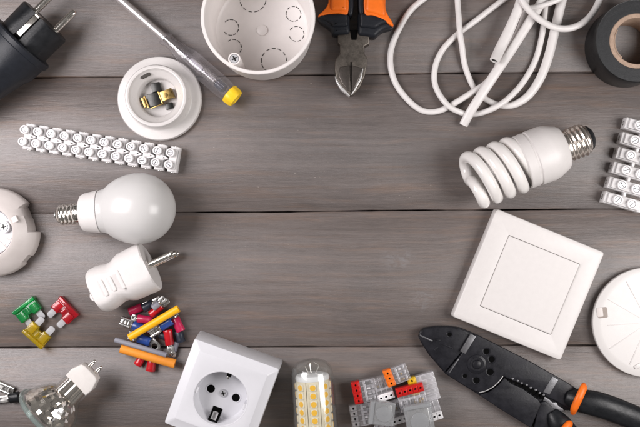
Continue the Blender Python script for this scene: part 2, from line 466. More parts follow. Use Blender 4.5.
# ------------------------------------------------------------------ 2 ceramic lamp socket
t = Thing('lamp_socket', 'round white lamp socket with brass contacts inside, open side up', 'lamp socket', 159.5, 98.5, 6, -24)
mb = MB(); mb.lathe([(0, 0), (40.5, 0), (41.8, 1.5), (42, 5), (41, 7.2), (38.5, 8.2), (33, 8.8), (31.8, 9.6), (31.2, 11), (30.6, 24.5), (29.6, 26.4), (28, 27), (26.6, 26.4), (26, 24.6), (24.6, 22.5), (20.4, 17), (19, 15), (18.6, 5), (0, 5)], None, 96)
mb.build('housing', 'white_gloss', t)
mb = MB()
a0 = R(142)
mb.box(-5, 5, -1.5, 1.5, 19.8, 22.4, T(22.9 * math.cos(a0), 22.9 * math.sin(a0), 0) @ RZ(a0 - PI / 2), .1)
mb.build('slot', 'groove', t)
mb = MB(); mb.box(-11, 2.5, -7, 6, 5, 11, RZ(R(38))); mb.build('contact_block', 'gunmetal', t)
mb = MB(); mb.box(-5, 4.5, 6.6, 15.5, 5, 10, RZ(R(38))); mb.build('contact_block', 'gunmetal', t)
mb = MB(); mb.box(4, 12, -13, -7, 5, 9, RZ(R(38))); mb.build('contact_block', 'gunmetal', t)
mb = MB()
Q = RZ(R(45)) @ Matrix.Diagonal((.9, .9, .72, 1))
mb.box(-18, -14.5, -5, 6, 6, 19, Q, .3); mb.box(-15, -12.6, -7, 7, 16, 17.5, Q, .3)
mb.box(2, 17, -6, 5, 17, 18.4, Q, .3); mb.box(14.5, 17, -6, 5, 6, 18, Q, .3); mb.box(1.6, 3.2, -8, 6, 6, 19, Q, .3)
mb.lathe([(0, 18.3), (2.6, 18.3), (2.6, 19.6), (0, 20)], Q @ T(8, -.5, 0), 16)
mb.box(-12, 3, -8.5, -7.4, 14.5, 16.8, Q, .2)
mb.build('contact', 'brass', t)

# ------------------------------------------------------------------ 3 tester screwdriver
p0, p1 = (164, 37), (238, 101)
ang = math.degrees(math.atan2(-(p1[1] - p0[1]), p1[0] - p0[0]))
t = Thing('voltage_tester', 'clear handled voltage tester screwdriver with yellow end cap', 'screwdriver', 164, 37, 11, ang)
A = T(0, 0, 11.5) @ LAY
mb = MB(); mb.lathe([(0, -150), (2, -150), (2.6, -140), (3.7, -120), (3.7, 2), (0, 2)], A, 24,)
mb.build('blade', 'blade_steel', t)
def hexf(a, r, z):
    k = (a % (PI / 3)) - PI / 6
    return r * (.94 if r > 8.5 else 1) / (math.cos(k) if r > 8.5 else 1)
outer = [(3.5, 0), (7.2, .8), (7.8, 3), (6.6, 6), (6, 8), (6.3, 14), (7.8, 18), (8.4, 22), (10.4, 30), (10.8, 35), (10.8, 78), (9.6, 84), (6, 84.2)]
inner = [(4.6, 84.2), (5.2, 80), (5.2, 30), (3.7, 26), (3.2, 18), (3.3, 0)]
mb = MB(); mb.lathe(outer + inner + [outer[0]], A, 48, hexf); mb.build('handle', 'clear_handle', t, 25)
mb = MB(); mb.lathe([(0, 2.4), (2.9, 2.4), (2.9, 26), (0, 26)], A, 20); mb.build('blade_tang', 'chrome', t)
mb = MB(); mb.lathe([(0, 35), (2.6, 35), (3, 38), (3, 48), (2.2, 50), (0, 50)], A, 20); mb.build('neon_lamp', 'strip_white', t)
mb = MB(); mb.thread(4, .7, 2.2, 51, 68, A, 20, 8); mb.build('spring', 'tin', t)
mb = MB(); mb.lathe([(0, 69), (4.2, 69), (4.6, 72), (4.6, 78), (3, 80), (0, 80)], A, 20); mb.build('resistor', 'navy', t)
mb = MB(); mb.lathe([(0, 84.6), (9.4, 84.6), (10, 86), (9.6, 92), (8.6, 94.5), (5, 95.2), (3.6, 93.6), (0, 93.6)], A, 36,
                    lambda a, r, z: r * (1 - .07 * (abs(math.cos(3 * a)) ** 6)))
mb.build('end_cap', 'yellow', t)
mb = MB(); mb.box(20, 80, -1.3, 1.3, 21.6, 22.8, None, .3); mb.build('pocket_clip_rib', 'clear', t)

# ------------------------------------------------------------------ 4 junction box
t = Thing('junction_box', 'round white flush junction box, open side up, with dashed knockout rings and one screw', 'junction box', 258, 17, 64, 0)
mb = MB(); mb.lathe([(0, 0), (47, 0), (49.5, 2), (51, 30), (53, 58), (53.3, 63.2), (52.7, 64), (50.4, 64), (49.8, 63.4), (49.2, 58), (47.3, 30), (45.6, 5), (42.5, 2.6), (0, 2.4)], None, 112)
mb.build('shell', 'box_white', t)
mb = MB(); mb.lathe([(0, 2.2), (5.6, 2.2), (5.2, 4), (4, 4.6), (0, 4.6)], None, 28); mb.build('floor_boss', 'box_white', t)
def knock(px, py, r, n, gaps, seed):
    c = t.L(px, py, 2.5); mb = MB(); rnd = random.Random(seed)
    for k in range(n):
        if k in gaps: continue
        a = 2 * PI * k / n; d = 2 * PI / n * rnd.uniform(.55, .8)
        mb.plate([(c.x + (r + .35) * math.cos(a + d * i / 5), c.y + (r + .35) * math.sin(a + d * i / 5)) for i in range(6)] +
                 [(c.x + (r - .35) * math.cos(a + d * i / 5), c.y + (r - .35) * math.sin(a + d * i / 5)) for i in range(5, -1, -1)], 2.2, 2.85, (), .05)
    mb.build('knockout_ring_shade', 'groove', t)  # dark strips paint the shade of the moulded knockout grooves
knock(253, -1, 13, 13, (), 1)
knock(293.5, 14, 7.4, 9, (), 2)
knock(296.5, 34, 7.4, 9, (4,), 3)
knock(274, 61, 12.5, 13, (), 4)
knock(231, 27.5, 7.8, 10, (4, 5), 5)
knock(233.5, 47.5, 8, 10, (4, 5, 6, 7), 6)
c = t.L(234.3, 58.8, 64); r_ = math.hypot(c.x, c.y)
mb = MB(); mb.lathe([(0, 4), (5.4, 4), (5.9, 62), (5.6, 64.4), (4.4, 64.4), (4.2, 63), (0, 63)], T(c.x, c.y, 0), 28); mb.build('screw_post', 'box_white', t)
mb = MB(); mb.lathe([(0, 63), (4.1, 63), (4, 64.4), (3.6, 64.8), (0, 64.8)], T(c.x, c.y, 0), 24)
sw = mb.build('screw', 'pale_zinc', t)
mb = MB()
for a in (.5, .5 + PI / 2): mb.box(-2.6, 2.6, -.55, .55, 64.6, 65.5, T(c.x, c.y, 0) @ RZ(a), .05)
mb.build('screw_recess', 'gunmetal', sw)
c2 = -c
mb = MB(); mb.lathe([(0, 4), (5.6, 4), (5.4, 60), (5, 61.6), (0, 61.6)], T(c2.x, c2.y, 0), 28); mb.build('screw_post', 'box_white', t)

# ------------------------------------------------------------------ 5 side cutters
t = Thing('side_cutters', 'steel side cutting pliers with orange and black grips, jaws pointing down', 'pliers', 352, 50, 10, 0)
H = 18
out = [(338, 30), (338, 43), (340, 45), (340, 54), (337, 57), (335, 61), (334.6, 70), (336.3, 79), (341, 87), (348.6, 95), (351, 95.6), (353.5, 95), (360, 87.5), (365, 76), (367, 66), (367.5, 59), (366, 56), (364.6, 54), (364.6, 46), (369.5, 44), (369.5, 30)]
mb = MB(); mb.plate(t.L2(sm(out[4:16], 5) and out, H), 5, H, (), 1.4); mb.build('head', 'steel', t)
mb = MB(); mb.plate(t.L2([(340, 67), (350, 65.4), (350.6, 92), (347, 90), (341.5, 83), (338.5, 76)], H), H - 4, H + 1.0, (), .9); mb.build('jaw', 'steel_dark', t)
mb = MB(); mb.plate(t.L2([(351.6, 65.4), (362.5, 68), (360.5, 76), (356.5, 85), (352, 92)], H), H - 4, H + 1.0, (), .9); mb.build('jaw', 'steel_dark', t)
mb = MB(); mb.plate(t.L2([(335, 76), (339.5, 84), (350, 95.4), (349.4, 96.2), (341, 89.5), (336, 81)], H), 8, H + .5, (), .3)
mb.plate(t.L2([(362.6, 68.6), (363.4, 69), (361, 80), (355, 90.6), (352, 95), (351.4, 94.6), (354.5, 89), (360, 78)], H), 8, H + .7, (), .25); mb.build('cutting_edge', 'steel_bright', t)
mb = MB(); mb.plate(t.L2([(350.5, 62), (351.7, 62), (351.4, 94.4), (350.7, 94.4)], H), 6, H + .4, (), .05); mb.build('jaw_gap_shade', 'hole', t)  # dark strip paints the shade between the jaws
mb = MB(); mb.lathe([(0, H - 1), (6.6, H - 1), (6.4, H + .25), (0, H + .35)], T(*t.L(352.5, 48, H)[:2], 0), 32); mb.build('rivet', 'steel', t)
mb = MB(); mb.plate(t.L2([(350, 30), (358, 30), (356.5, 40), (351.5, 40)], H), 6, H + .3, (), .2); mb.build('handle_gap_shade', 'hole', t)  # dark plate paints the shade between the handles
lg = [(317.6, 15), (326, 13.5), (338, 12.8), (348.6, 13), (349.6, 24), (349.4, 32.5), (343, 34), (333, 34), (331.4, 29.5), (326, 25), (319, 20)]
rg = [(358.6, 13), (366, 13.2), (380, 17), (388, 21), (394, 25), (391, 28), (384, 30), (379, 33.5), (374.5, 37), (366, 35.5), (358.8, 34), (358.2, 24)]
for g in (lg, rg):
    mb = MB(); mb.plate(t.L2(sm(g, 4, True), 22), 2, 23, (), 4, None, 4)
    mb.plate(t.L2(sm([(a * .9 + (333.5 if g is lg else 375) * .1, b * .62 + 5.5) for a, b in g], 4, True), 25), 5, 26.5, (), 3, None, 4)
    mb.build('guard', 'black_rubber', t)
lo = [(330, -4), (330, -20), (325, -50), (317, -90), (315, -130), (322, -134), (332, -132), (338, -90), (345, -50), (348, -20), (347.6, 0), (347, 11), (339, 11.4), (330.5, 10)]
ro = [(384.6, -4), (386, -20), (392, -50), (400, -90), (402, -130), (394, -134), (386, -132), (380, -90), (372, -50), (366.5, -20), (365.4, 0), (365.4, 11), (374, 14), (385.5, 16)]
ll_ = [(318.2, 15.6), (322, 11.8), (326, 7.6), (328.4, 2), (329.4, -8), (340, -10), (347.4, -8), (347.8, 13.4), (338, 13.4), (327, 14.4), (320, 16.4)]
rl_ = [(393.6, 25.6), (391.6, 20.6), (388, 15), (385.6, 8), (384.6, -6), (375, -10), (365, -8), (364.8, 13.6), (373, 15.4), (383, 19.6), (390.6, 25)]
for g, lp in ((lo, ll_), (ro, rl_)):
    mb = MB(); mb.plate(t.L2(sm(g, 4, True), 26), 8, 29, (), 4, None, 4)
    mb.plate(t.L2(sm(lp, 4, True), 26), 18, 26.6, (), 1.0, None, 3); mb.build('handle', 'orange', t)
for g in ([(347.5, 12), (347.5, -20), (344, -60), (338, -100), (343, -100), (350.5, -60), (353, -20), (353, 12)], [(359, 12), (358.5, -20), (361, -60), (368, -100), (374, -100), (370, -60), (365, -20), (364, 12)]):
    mb = MB(); mb.plate(t.L2(sm(g, 4, True), 24), 6, 25, (), 2, None, 3); mb.build('grip_inlay', 'black_rubber', t)

# ------------------------------------------------------------------ 6 white cable
t = Thing('white_cable', 'tangled white cable with loops and two cut ends at the upper right', 'cable', 490, 60, 0, 0)
def strand(pts, r, sq=1, hollow=0, tilt=0, n=10):
    P = sm([t.L(a, b, h) for a, b, h in pts], n)
    mb = MB(); mb.tube(P, r, 16, sq, hollow, tilt); return mb.build('strand', 'cable', t)
strand([(470, -45, 3), (447, -18, 3), (425, -2, 3), (411, 10, 3), (400, 27, 3), (391.5, 48, 3), (390.6, 66, 3), (396, 84, 3), (408, 100, 3), (420, 109.5, 3), (431, 112, 3), (443, 109.5, 3), (460, 100, 7), (475, 90.5, 9), (486, 83, 9), (495, 72, 8), (500, 60, 5), (510, 46, 5), (519, 30, 5), (525, 12, 6), (527, -5, 6), (528, -40, 6)], 3)
strand([(540, -30, 4), (522, -12, 4), (503, 0, 3), (476, 20.5, 3), (459, 33, 3), (444, 48, 3), (436, 64, 3), (434.4, 80, 3), (438, 92, 5), (447, 104.5, 9), (457, 111, 8), (468, 114, 5), (481, 113, 5), (497, 106.5, 9), (511, 96, 7), (524, 81, 4), (535, 61, 3), (541, 40, 4), (544, 20, 5), (545.5, 0, 6), (546, -40, 6)], 2.9)
strand([(456, -40, 5), (457.6, 0, 5), (459, 20, 8), (460, 33, 9.5), (462, 46, 8), (465, 66, 4), (473, 86, 3), (483, 97, 3), (494, 103.5, 3), (506, 106, 3), (518, 103, 3), (530, 94, 3), (541, 77, 3.5), (549, 55, 4), (555, 30, 5), (560, 8, 6), (564, -10, 6), (570, -50, 6)], [2.9, 2.9, 2.9, 2.9, 3.1, 4, 4.6, 4.8, 4.8])
strand([(463.5, 125, 6), (471, 111, 11), (480, 97, 14), (495, 74, 15), (512, 49, 13), (528, 24, 13), (541, 3, 13), (552, -20, 10), (560, -50, 8)], [4.4, 4.6, 4.8, 4.6, 4.8, 5], .62)
e = strand([(494.5, 61, 24), (500, 49, 18), (508, 33, 17), (515, 17, 18), (520, 4, 18), (523, -12, 16), (524, -50, 10)], [4.9, 5.2, 5.2, 4.8, 5, 5, 5], .6, .72)
strand([(516, -14, 22), (523, 2, 23), (532, 13, 23), (544, 22.5, 23), (557, 28, 22), (570, 28.3, 20), (582, 23.5, 18), (592, 14, 15), (599, 1, 12), (602, -14, 8), (600, -40, 4)], 3.3)
strand([(530, 8, 14), (541, 6, 16), (553, 2, 17), (566, -4, 16), (590, -16, 6)], 2.6)
P = sm([t.L(a, b, h) for a, b, h in [(494.9, 60.6, 23.4), (500, 49, 17.6), (506, 37, 17)]], 4)
for s_ in (-1.5, 1.5):
    mb = MB(); mb.tube([p + Vector((s_, -.6 * s_ * .3, 0)) for p in P], 1.15, 10); mb.build('copper_core', 'gunmetal', t)

# ------------------------------------------------------------------ 7 tape roll
t = Thing('electrical_tape', 'roll of black insulating tape with a cardboard core at the upper right corner', 'tape roll', 637, 41, 36, 0)
mb = MB()
pr = [(26.5, 0.2), (39.0, 0.2), (39.0, 35.5), (39.3, 36)]
rr_ = 39.3
k = 0
while rr_ > 27.2:
    rr_ -= .8; k += 1
    pr.append((rr_, 36 + (.22 if k % 2 else -.05) * random.uniform(.4, 1)))
pr += [(26.5, 35.8), (26.5, 0)]
mb.lathe(pr, None, 128); mb.build('tape_winding', 'tape_side', t, 60)
mb = MB(); mb.lathe([(39.05, .1), (39.5, 0), (39.9, .6), (39.9, 35.5), (39.5, 36.2), (39.05, 36.1)], None, 128); mb.build('outer_wrap', 'tape', t)
mb = MB(); mb.lathe([(22.2, .4), (26.4, .4), (26.4, 36.2), (25.8, 36.7), (22.8, 36.7), (22.2, 36.2), (22.2, .4)], None, 96); mb.build('cardboard_core', 'card', t)
mb = MB()
Pp = [(21.6 * math.cos(a), 21.6 * math.sin(a), 35) for a in [R(150 + i * 6) for i in range(14)]]
mb.plate([(21.9 * math.cos(R(150 + i * 6)), 21.9 * math.sin(R(150 + i * 6))) for i in range(14)] + [(20.7 * math.cos(R(150 + i * 6)), 20.7 * math.sin(R(150 + i * 6))) for i in range(13, -1, -1)], 1, 35.5, (), .2)
mb.build('core_flap', 'card', t)

# ------------------------------------------------------------------ 8 spiral bulb
t = Thing('spiral_bulb', 'white spiral energy saving bulb with a nickel screw base', 'light bulb', 521, 163, 30, 20.5)
hz = 30
A = T(0, 0, hz) @ LAY
mb = MB(); mb.lathe([(0, 1.5), (20, 1.5), (23.5, 2), (25.6, -0.2), (26.6, .8), (26.9, 9), (26.2, 9.8), (26.2, 11), (27.2, 12), (27.4, 26), (26.4, 31), (22, 41.5), (20, 43.5), (16, 44.4), (0, 44.4)], A, 80)
mb.build('ballast_housing', 'white', t)
hr = 23.4; pitch = 27.0
def hel(th, off): # off: 0 strand A, pi strand B
    x = -46.8 + th / (2 * PI) * pitch + 1.2 * max(0, th - 10.6)
    f = 1.0
    if th < -.2:
        q = min(1, (-th - .2) / 1.35); f = math.cos(q * PI / 2)
    xx = x if th > -.2 else -46.8 - .2 / (2 * PI) * pitch - 3.2 * math.sin(min(1, (-th - .2) / 1.35) * PI / 2)
    if th > 9.3: f = 1 - .16 * min(1, (th - 9.3) / 1.4)
    return Vector((xx, hr * f * math.cos(th + off), hz + hr * f * math.sin(th + off)))
ths = [-1.55 + i * .13 for i in range(int((1.55 + 12.4) / .13))]
pa = [hel(a, 0) for a in ths]; pb = [hel(a, PI) for a in ths]
mb = MB(); mb.tube(list(reversed(pa)) + pb[1:], 5.8, 20); mb.build('spiral_tube', 'tube_glass', t, 60)
mb = MB(); mb.lathe([(13, 44), (14.4, 44.2), (14.8, 46), (14.4, 48)], A, 40); mb.thread(15.4, .8, 4.6, 48, 66, A, 40, 10); mb.lathe([(14.6, 66), (13.4, 68), (9.5, 70)], A, 40)
mb.build('screw_base', 'nickel', t, 60)
mb = MB(); mb.lathe([(13.2, 67.6), (11.5, 71), (8, 73.6), (4.5, 74.6), (0, 74.6)], A, 36); mb.build('insulator', 'black', t)
mb = MB(); mb.lathe([(4.2, 74.2), (4, 74.9), (2, 75.3), (0, 75.4)], A, 24); mb.build('contact_tip', 'tin', t)

# ------------------------------------------------------------------ 9, 10 terminal strips
def terminal_strip(t, n, pitch, bw, bl, bh, tr, ty, th, sr, ox):
    """n blocks along local x; turrets of radius tr at +-ty, height th"""
    mb = MB()
    for i in range(n):
        x = i * pitch
        mb.box(x - bw / 2, x + bw / 2, -bl / 2, bl / 2, 0, bh, None, 1.0)
        mb.box(x - bw / 2 + 1, x + bw / 2 - 1, -bl / 2 + 3, bl / 2 - 3, bh - 2, bh + (th - bh) * .45, None, .8)
        for s_ in (-1, 1):
            mb.lathe([(0, bh - 2), (tr, bh - 2), (tr, th - .5), (tr - .4, th), (sr + .45, th), (sr + .2, th - .4), (sr + .15, th - 1.5), (0, th - 1.5)], T(x + ox, s_ * ty, 0), 24)
        if i < n - 1:
            mb.box(x + bw / 2 - .6, x + pitch - bw / 2 + .6, -1.3, 1.3, 3, bh - 2, None, .5)
            for s_ in ((-1, 1) if ox else ()): mb.box(-1, pitch * .62, -.6, .6, bh - 1, th - 4, T(x + ox + tr * .7, s_ * ty * .45, 0) @ RZ(-s_ * .32), .3)
    mb.build('housing', 'nylon', t)
    rnd = random.Random(n)
    for i in range(n):
        for s_ in (-1, 1):
            mb = MB(); q = T(i * pitch + ox, s_ * ty, 0)
            mb.lathe([(0, th - 1.7), (sr, th - 1.7), (sr, th - 1.2), (sr - .4, th - .8), (0, th - .8)], q, 18)
            sc_ = mb.build('screw', 'pale_zinc', t)
            mb = MB(); mb.box(-sr * .85, sr * .85, -.32, .32, th - 1.2, th - .7, q @ RZ(rnd.uniform(0, PI)), .05)
            mb.build('screw_slot', 'gunmetal', sc_)
            mb = MB()
            mb.lathe([(1.5, 0), (2.5, 0), (2.5, .5), (1.5, .5), (1.5, 0)], T(i * pitch, s_ * (bl / 2 - .2), bh * .5) @ RX(-s_ * PI / 2), 16)
            mb.build('wire_opening', 'tin', t)
t = Thing('terminal_strip', 'long white terminal strip of twelve connected blocks above the globe bulb', 'terminal strip', 28.5, 136.5, 14, -9.0)
terminal_strip(t, 12, 13.13, 9.2, 25.5, 13, 4.3, 5.9, 22, 2.6, -2.8)
t = Thing('terminal_strip', 'short white terminal strip of large blocks cut by the right edge of the photo', 'terminal strip', 624.5, 202, 16, 74.0)
terminal_strip(t, 6, 15.2, 11.4, 39, 13, 5, 7.2, 19, 3.2, 0)

# ------------------------------------------------------------------ 11 globe bulb
t = Thing('globe_bulb', 'round white globe light bulb with a small nickel screw base', 'light bulb', 140, 208.5, 34, 4.5 + 180)
A = T(0, 0, 34) @ LAY
Rg = 34.2
pr = [(Rg * math.sin(a), -Rg * math.cos(a) * (1.22 if a > PI / 2 else 1)) for a in [i / 48 * 2.44 for i in range(49)]]
mb = MB(); mb.lathe(pr + [(21.0, 35.4), (20.5, 37.6), (20.1, 38.4)], A, 96)
mb.build('globe', 'milk_glass', t, 60)
mb = MB(); mb.lathe([(19.6, 38.4), (20.9, 38.9), (20.7, 40), (19.6, 46), (18.6, 52), (17, 55.4), (13.6, 57.2), (0, 57.4)], A, 72)
mb.build('collar', 'white', t)
mb = MB(); mb.lathe([(9.6, 57), (9.9, 58), (9.4, 61)], A, 36); mb.thread(9.7, .6, 3.7, 61, 77, A, 36, 10); mb.lathe([(9, 77), (7.6, 79), (6, 80)], A, 36)
mb.build('screw_base', 'chrome', t, 60)
mb = MB(); mb.lathe([(6.2, 79.8), (4.6, 80.8), (0, 80.8)], A, 24); mb.build('insulator', 'black', t)
mb = MB(); mb.lathe([(3.6, 80.6), (3.2, 82), (0, 82.6)], A, 20); mb.build('contact_tip', 'tin', t)

# ------------------------------------------------------------------ 12 notched socket insert at left edge
t = Thing('socket_base', 'round white socket base with notched rim cut by the left edge', 'socket base', -11, 232.5, 26, 0)
def notch(a, r, z):
    d = math.degrees((a + PI) % (2 * PI) - PI)
    if r > 36:
        if 1 < d < 24: return min(r, 36.6 + max(0, 27 - z) * .02)
        if 24 <= d < 42: return min(r, 36.6 + (d - 24) * .12)
        if 150 < d < 185: return min(r, 37)
        if -48 < d < -34: return min(r, 41)
    return r
mb = MB(); mb.lathe([(0, 0), (40, 0), (42.6, 1), (43.9, 8), (43.4, 13), (42, 16), (36, 22), (30, 27.4), (26.5, 30), (25, 30.6), (24.2, 30), (23.8, 18), (0, 18)], None, 180, notch)
mb.build('housing', 'ivory', t)
mb = MB(); mb.lathe([(0, 18), (22.6, 18), (22.6, 23), (21.8, 24), (10, 24), (9.6, 23), (0, 23)], None, 72); mb.build('inner_plate', 'cool_white', t)
c = t.L(3.6, 227, 29)
mb = MB(); mb.lathe([(0, 22), (6, 22), (6, 28.6), (5.4, 29.2), (4.7, 29.2), (4.6, 28.2), (0, 28.2)], T(c.x, c.y, 0), 28); mb.build('screw_collar', 'cool_white', t)
mb = MB(); mb.lathe([(0, 28), (4.3, 28), (4.2, 29.1), (3.8, 29.5), (0, 29.5)], T(c.x, c.y, 0), 20); sw = mb.build('screw', 'pale_zinc', t)
mb = MB()
for a in (.2, .2 + PI / 2): mb.box(-3, 3, -.55, .55, 29.3, 30.1, T(c.x, c.y, 0) @ RZ(a), .05)
mb.build('screw_recess', 'gunmetal', sw)
mb = MB()
mb.box(23, 32, -3.2, 3.2, 20, 30, RZ(R(26)), .8); mb.box(10, 24, -.6, .6, 20, 25, RZ(R(-20)), .2); mb.box(10, 24, -.6, .6, 20, 25, RZ(R(-42)), .2)
mb.build('rib', 'ivory', t)
mb = MB(); mb.lathe([(0, 23.8), (4, 23.8), (4, 24.5), (0, 24.5)], T(12, -14, 0), 20); mb.build('face_disc', 'white', t)

# ------------------------------------------------------------------ 13 white plug
t = Thing('power_plug', 'white rewirable power plug with ribbed sides and two pins, beside the globe bulb', 'plug', 150.5, 266, 25, 25.7)
hz = 23.5
A = T(0, 0, hz) @ LAY
def plugf(a, r, z):
    q = r
    if z > -38 and r > 20: q = r
    lim = 22.8 if z > -27 else 18.8
    if r > 19: q = min(r, lim / max(.01, abs(math.cos(a))))
    return q
mb = MB(); mb.lathe([(0, -61), (16, -60.6), (20.5, -59.2), (22.6, -56), (23, -49), (22, -43), (20.6, -38), (20.8, -33), (23, -29), (24.6, -25), (25.4, -4), (25.1, -1.2), (23.8, 0), (0, 0)], A, 72, plugf)
mb.build('body', 'white', t)
mb = MB()
for k in range(3):
    x = (-46, -37, -27.5)[k]; rz_ = (18.8, 18.8, 22.0)[k]
    mb.plate(rrect(x, 0, 4.2, (17, 15, 19)[k], 1.6, 4), hz + rz_ - 1.5, hz + rz_ + 1.3, (), .9, None, 3)
mb.build('grip_rib', 'white', t)
mb = MB(); mb.lathe([(0, 0), (6.5, 0), (6.5, 1.6), (5.6, 2.4), (0, 2.4)], T(-61, -3, hz - 4) @ RX(-.4), 24); mb.build('cable_clamp', 'white', t)
for zz, yy in ((hz + 11.5, 1), (hz - 12.5, .2)):
    mb = MB(); mb.lathe([(0, -1), (3.4, -1), (3.4, 21.5), (3.0, 22), (3.0, 23.6), (3.4, 24.2), (3.3, 25.5), (2.3, 27.6), (0, 28.2)], T(0, yy, zz) @ LAY, 24)
    mb.build('pin', 'chrome', t)
mb = MB(); mb.plate(rrect(0, 0, 6, 7, 1.5), 0, .8, (), .3, T(0, 3, hz + 12) @ RY(PI / 2)); mb.build('earth_contact', 'ivory', t)

# ------------------------------------------------------------------ 14 blade fuses
def fuse(label, m, px, py, rz, z):
    """long axis local x; blades along -y"""
    t = Thing('blade_fuse', label, 'fuse', px, py, z + 4, rz, 'blade fuses')
    mb = MB()
    o_ = [(-12.5, 7.5), (-12.5, -6.5), (-11.5, -7.4), (-3, -7.4), (-2, -4.6), (2, -4.6), (3, -7.4), (11.5, -7.4), (12.5, -6.5), (12.5, 7.5)]
    mb.plate(o_, z + 1.6, z + 6.6, (), .8)
    mb.plate(rrect(0, 5.8, 26.5, 4.2, 1.2), z, z + 8.4, (), 1)
    for s_ in (-1, 1): mb.plate(rrect(s_ * 7.4, -2, 7.6, 9.6, 1), z + .6, z + 7.8, (), .6)
    mb.plate(rrect(0, -.5, 3.4, 6, .8), z + 1, z + 7.2, (), .5)
    mb.build('housing', m, t)
    for s_ in (-1, 1):
        mb = MB(); mb.plate([(s_ * 7 - 3.2, 3), (s_ * 7 - 3.2, -14.6), (s_ * 7 - 2, -16), (s_ * 7 + 2, -16), (s_ * 7 + 3.2, -14.6), (s_ * 7 + 3.2, 3)], z + 3.5, z + 4.5, (), .3)
        mb.build('blade', 'zinc', t)
    mb = MB(); mb.tube(sm([(-5, 1, z + 4), (-3, 3.4, z + 4), (-1, -1, z + 4), (1, 3.4, z + 4), (3, -1, z + 4), (5, 1, z + 4)], 5), .6, 8); mb.build('fuse_wire', 'zinc', t)
fuse('red translucent blade fuse with two bare prongs pointing at the green one', 'fuse_red', 65, 310.5, -47, 0)
fuse('yellow translucent blade fuse lying on top between the red and the green fuse', 'fuse_yellow', 37.5, 334.5, -42 + 180, 2.8)
fuse('green translucent blade fuse with its prongs reaching over the yellow fuse', 'fuse_green', 28, 310, 38, 0)

# ------------------------------------------------------------------ 15 shrink tubes and crimp terminals
def tube_piece(name, m, label, a, b, h, r, inner=.62):
    p, q = W(*a, h), W(*b, h if not isinstance(h, tuple) else h)
    mb = MB(); mid = (p + q) / 2 + Vector((0, 0, .15))
    mb.tube(sm([p, mid, q], 6), r, 20, 1, inner); c = ((a[0] + b[0]) / 2, (a[1] + b[1]) / 2)
    return solo(mb, name, m, label, 'shrink tube', c[0], c[1], h)
tube_piece('shrink_tube', 'yellow_tube', 'yellow shrink tube lying across the top of the terminal pile', (129.5, 337.5), (178.5, 308.5), 17, 3.6)
tube_piece('shrink_tube', 'orange_tube', 'thick orange shrink tube at the bottom front of the terminal pile', (121, 348.5), (175, 363.8), 10, 4.6)
tube_piece('shrink_tube', 'grey_tube', 'thin grey shrink tube lying just above the orange one', (115, 339.8), (166.5, 355), 13.5, 2.5)

def terminal(label, m, a, b, h, kind, r=3.7, ln=11, lean=0, roll=0):
    r *= 1.08
    """insulating sleeve from photo point a to b; metal end continues past b"""
    p, q = W(*a, h), W(*b, h)
    d = (q - p); L_ = d.length
    t = Thing('crimp_terminal', label, 'crimp terminal', a[0], a[1], h, math.degrees(math.atan2(d.y, d.x)), 'crimp terminals in the pile')
    Am = T(0, 0, h) @ RX(roll) @ RY(-lean) @ LAY
    mb = MB(); mb.lathe([(r * .62, 0), (r - .3, -.2), (r + .1, .5), (r, 2.5), (r * .93, L_ * .5), (r, L_ - 1), (r * .86, L_), (r * .6, L_), (r * .55, 1), (r * .62, 0)], Am, 28, lambda a_, r_, z: r_ * (1 - .07 * math.cos(2 * a_)))
    mb.build('sleeve', m, t)
    B = T(0, 0, h) @ RX(roll) @ RY(-lean)
    mb = MB(); mb.lathe([(r * .5, .8), (r * .55, .8), (r * .55, L_ + 1.5), (r * .42, L_ + 1.5), (r * .42, .8), (r * .5, .8)], Am, 20); mb.build('barrel', 'tin', t)
    mb = MB(); w = 4.4
    if kind == 'female':
        mb.box(L_ + 1, L_ + 1 + ln, -w, w, -1.6, -1.0, B, .2)
        for s_ in (-1, 1):
            P = [(L_ + 2.5, s_ * (w - 1.2), .4), (L_ + ln + 1, s_ * (w - 1.2), .4)]
            mb.tube([B @ Vector(v) for v in P], 1.7, 12, 1, .7)
        for x in (.3, .55, .8): mb.box(L_ + 1 + ln * x - .7, L_ + 1 + ln * x + .7, -w + .6, w - .6, -.9, .9, B, .2)
    elif kind == 'pin':
        mb.tube([B @ Vector(v) for v in ((L_, 0, 0), (L_ + 2, 0, 0), (L_ + ln, 0, 0))], [1.9, 1.2, 1.1], 14)
    elif kind == 'fork':
        mb.plate([(L_ + .5, -1.8), (L_ + 3, -3.6), (L_ + ln, -3.6), (L_ + ln, -1.8), (L_ + 5, -1.6), (L_ + 4, 0), (L_ + 5, 1.6), (L_ + ln, 1.8), (L_ + ln, 3.6), (L_ + 3, 3.6), (L_ + .5, 1.8)], -.5, .5, (), .2, B)
    elif kind == 'ring':
        mb.plate([(L_, -1.8)] + circ(L_ + ln * .55, 0, 5.8, 24, -2.5, 2.5) + [(L_, 1.8)], -.6, .6, [circ(L_ + ln * .55, 0, 3, 20)], .2, B)
    elif kind == 'tab':
        mb.plate([(L_, -2), (L_ + 2, -w + 1), (L_ + ln - 1, -w + 1), (L_ + ln, -2), (L_ + ln, 2), (L_ + ln - 1, w - 1), (L_ + 2, w - 1), (L_, 2)], -.5, .5, [circ(L_ + ln * .7, 0, .9, 12)], .2, B)
    mb.build('metal_end', 'tin', t)
    return t
terminal('magenta sleeved crimp terminal at the upper left of the pile, nearest the white plug', 'magenta', (129.5, 312), (142, 307), 4.2, 'tab')
terminal('dark sleeved crimp terminal at the top of the pile between two reddish ones', 'navy', (143.5, 308.5), (152.5, 303.5), 9.5, 'tab', 3.8, 10)
terminal('bright red crimp terminal at the top of the pile, its tip pointing up right', 'red', (151, 315), (161.5, 305.5), 9, 'tab', 3.6, 9)
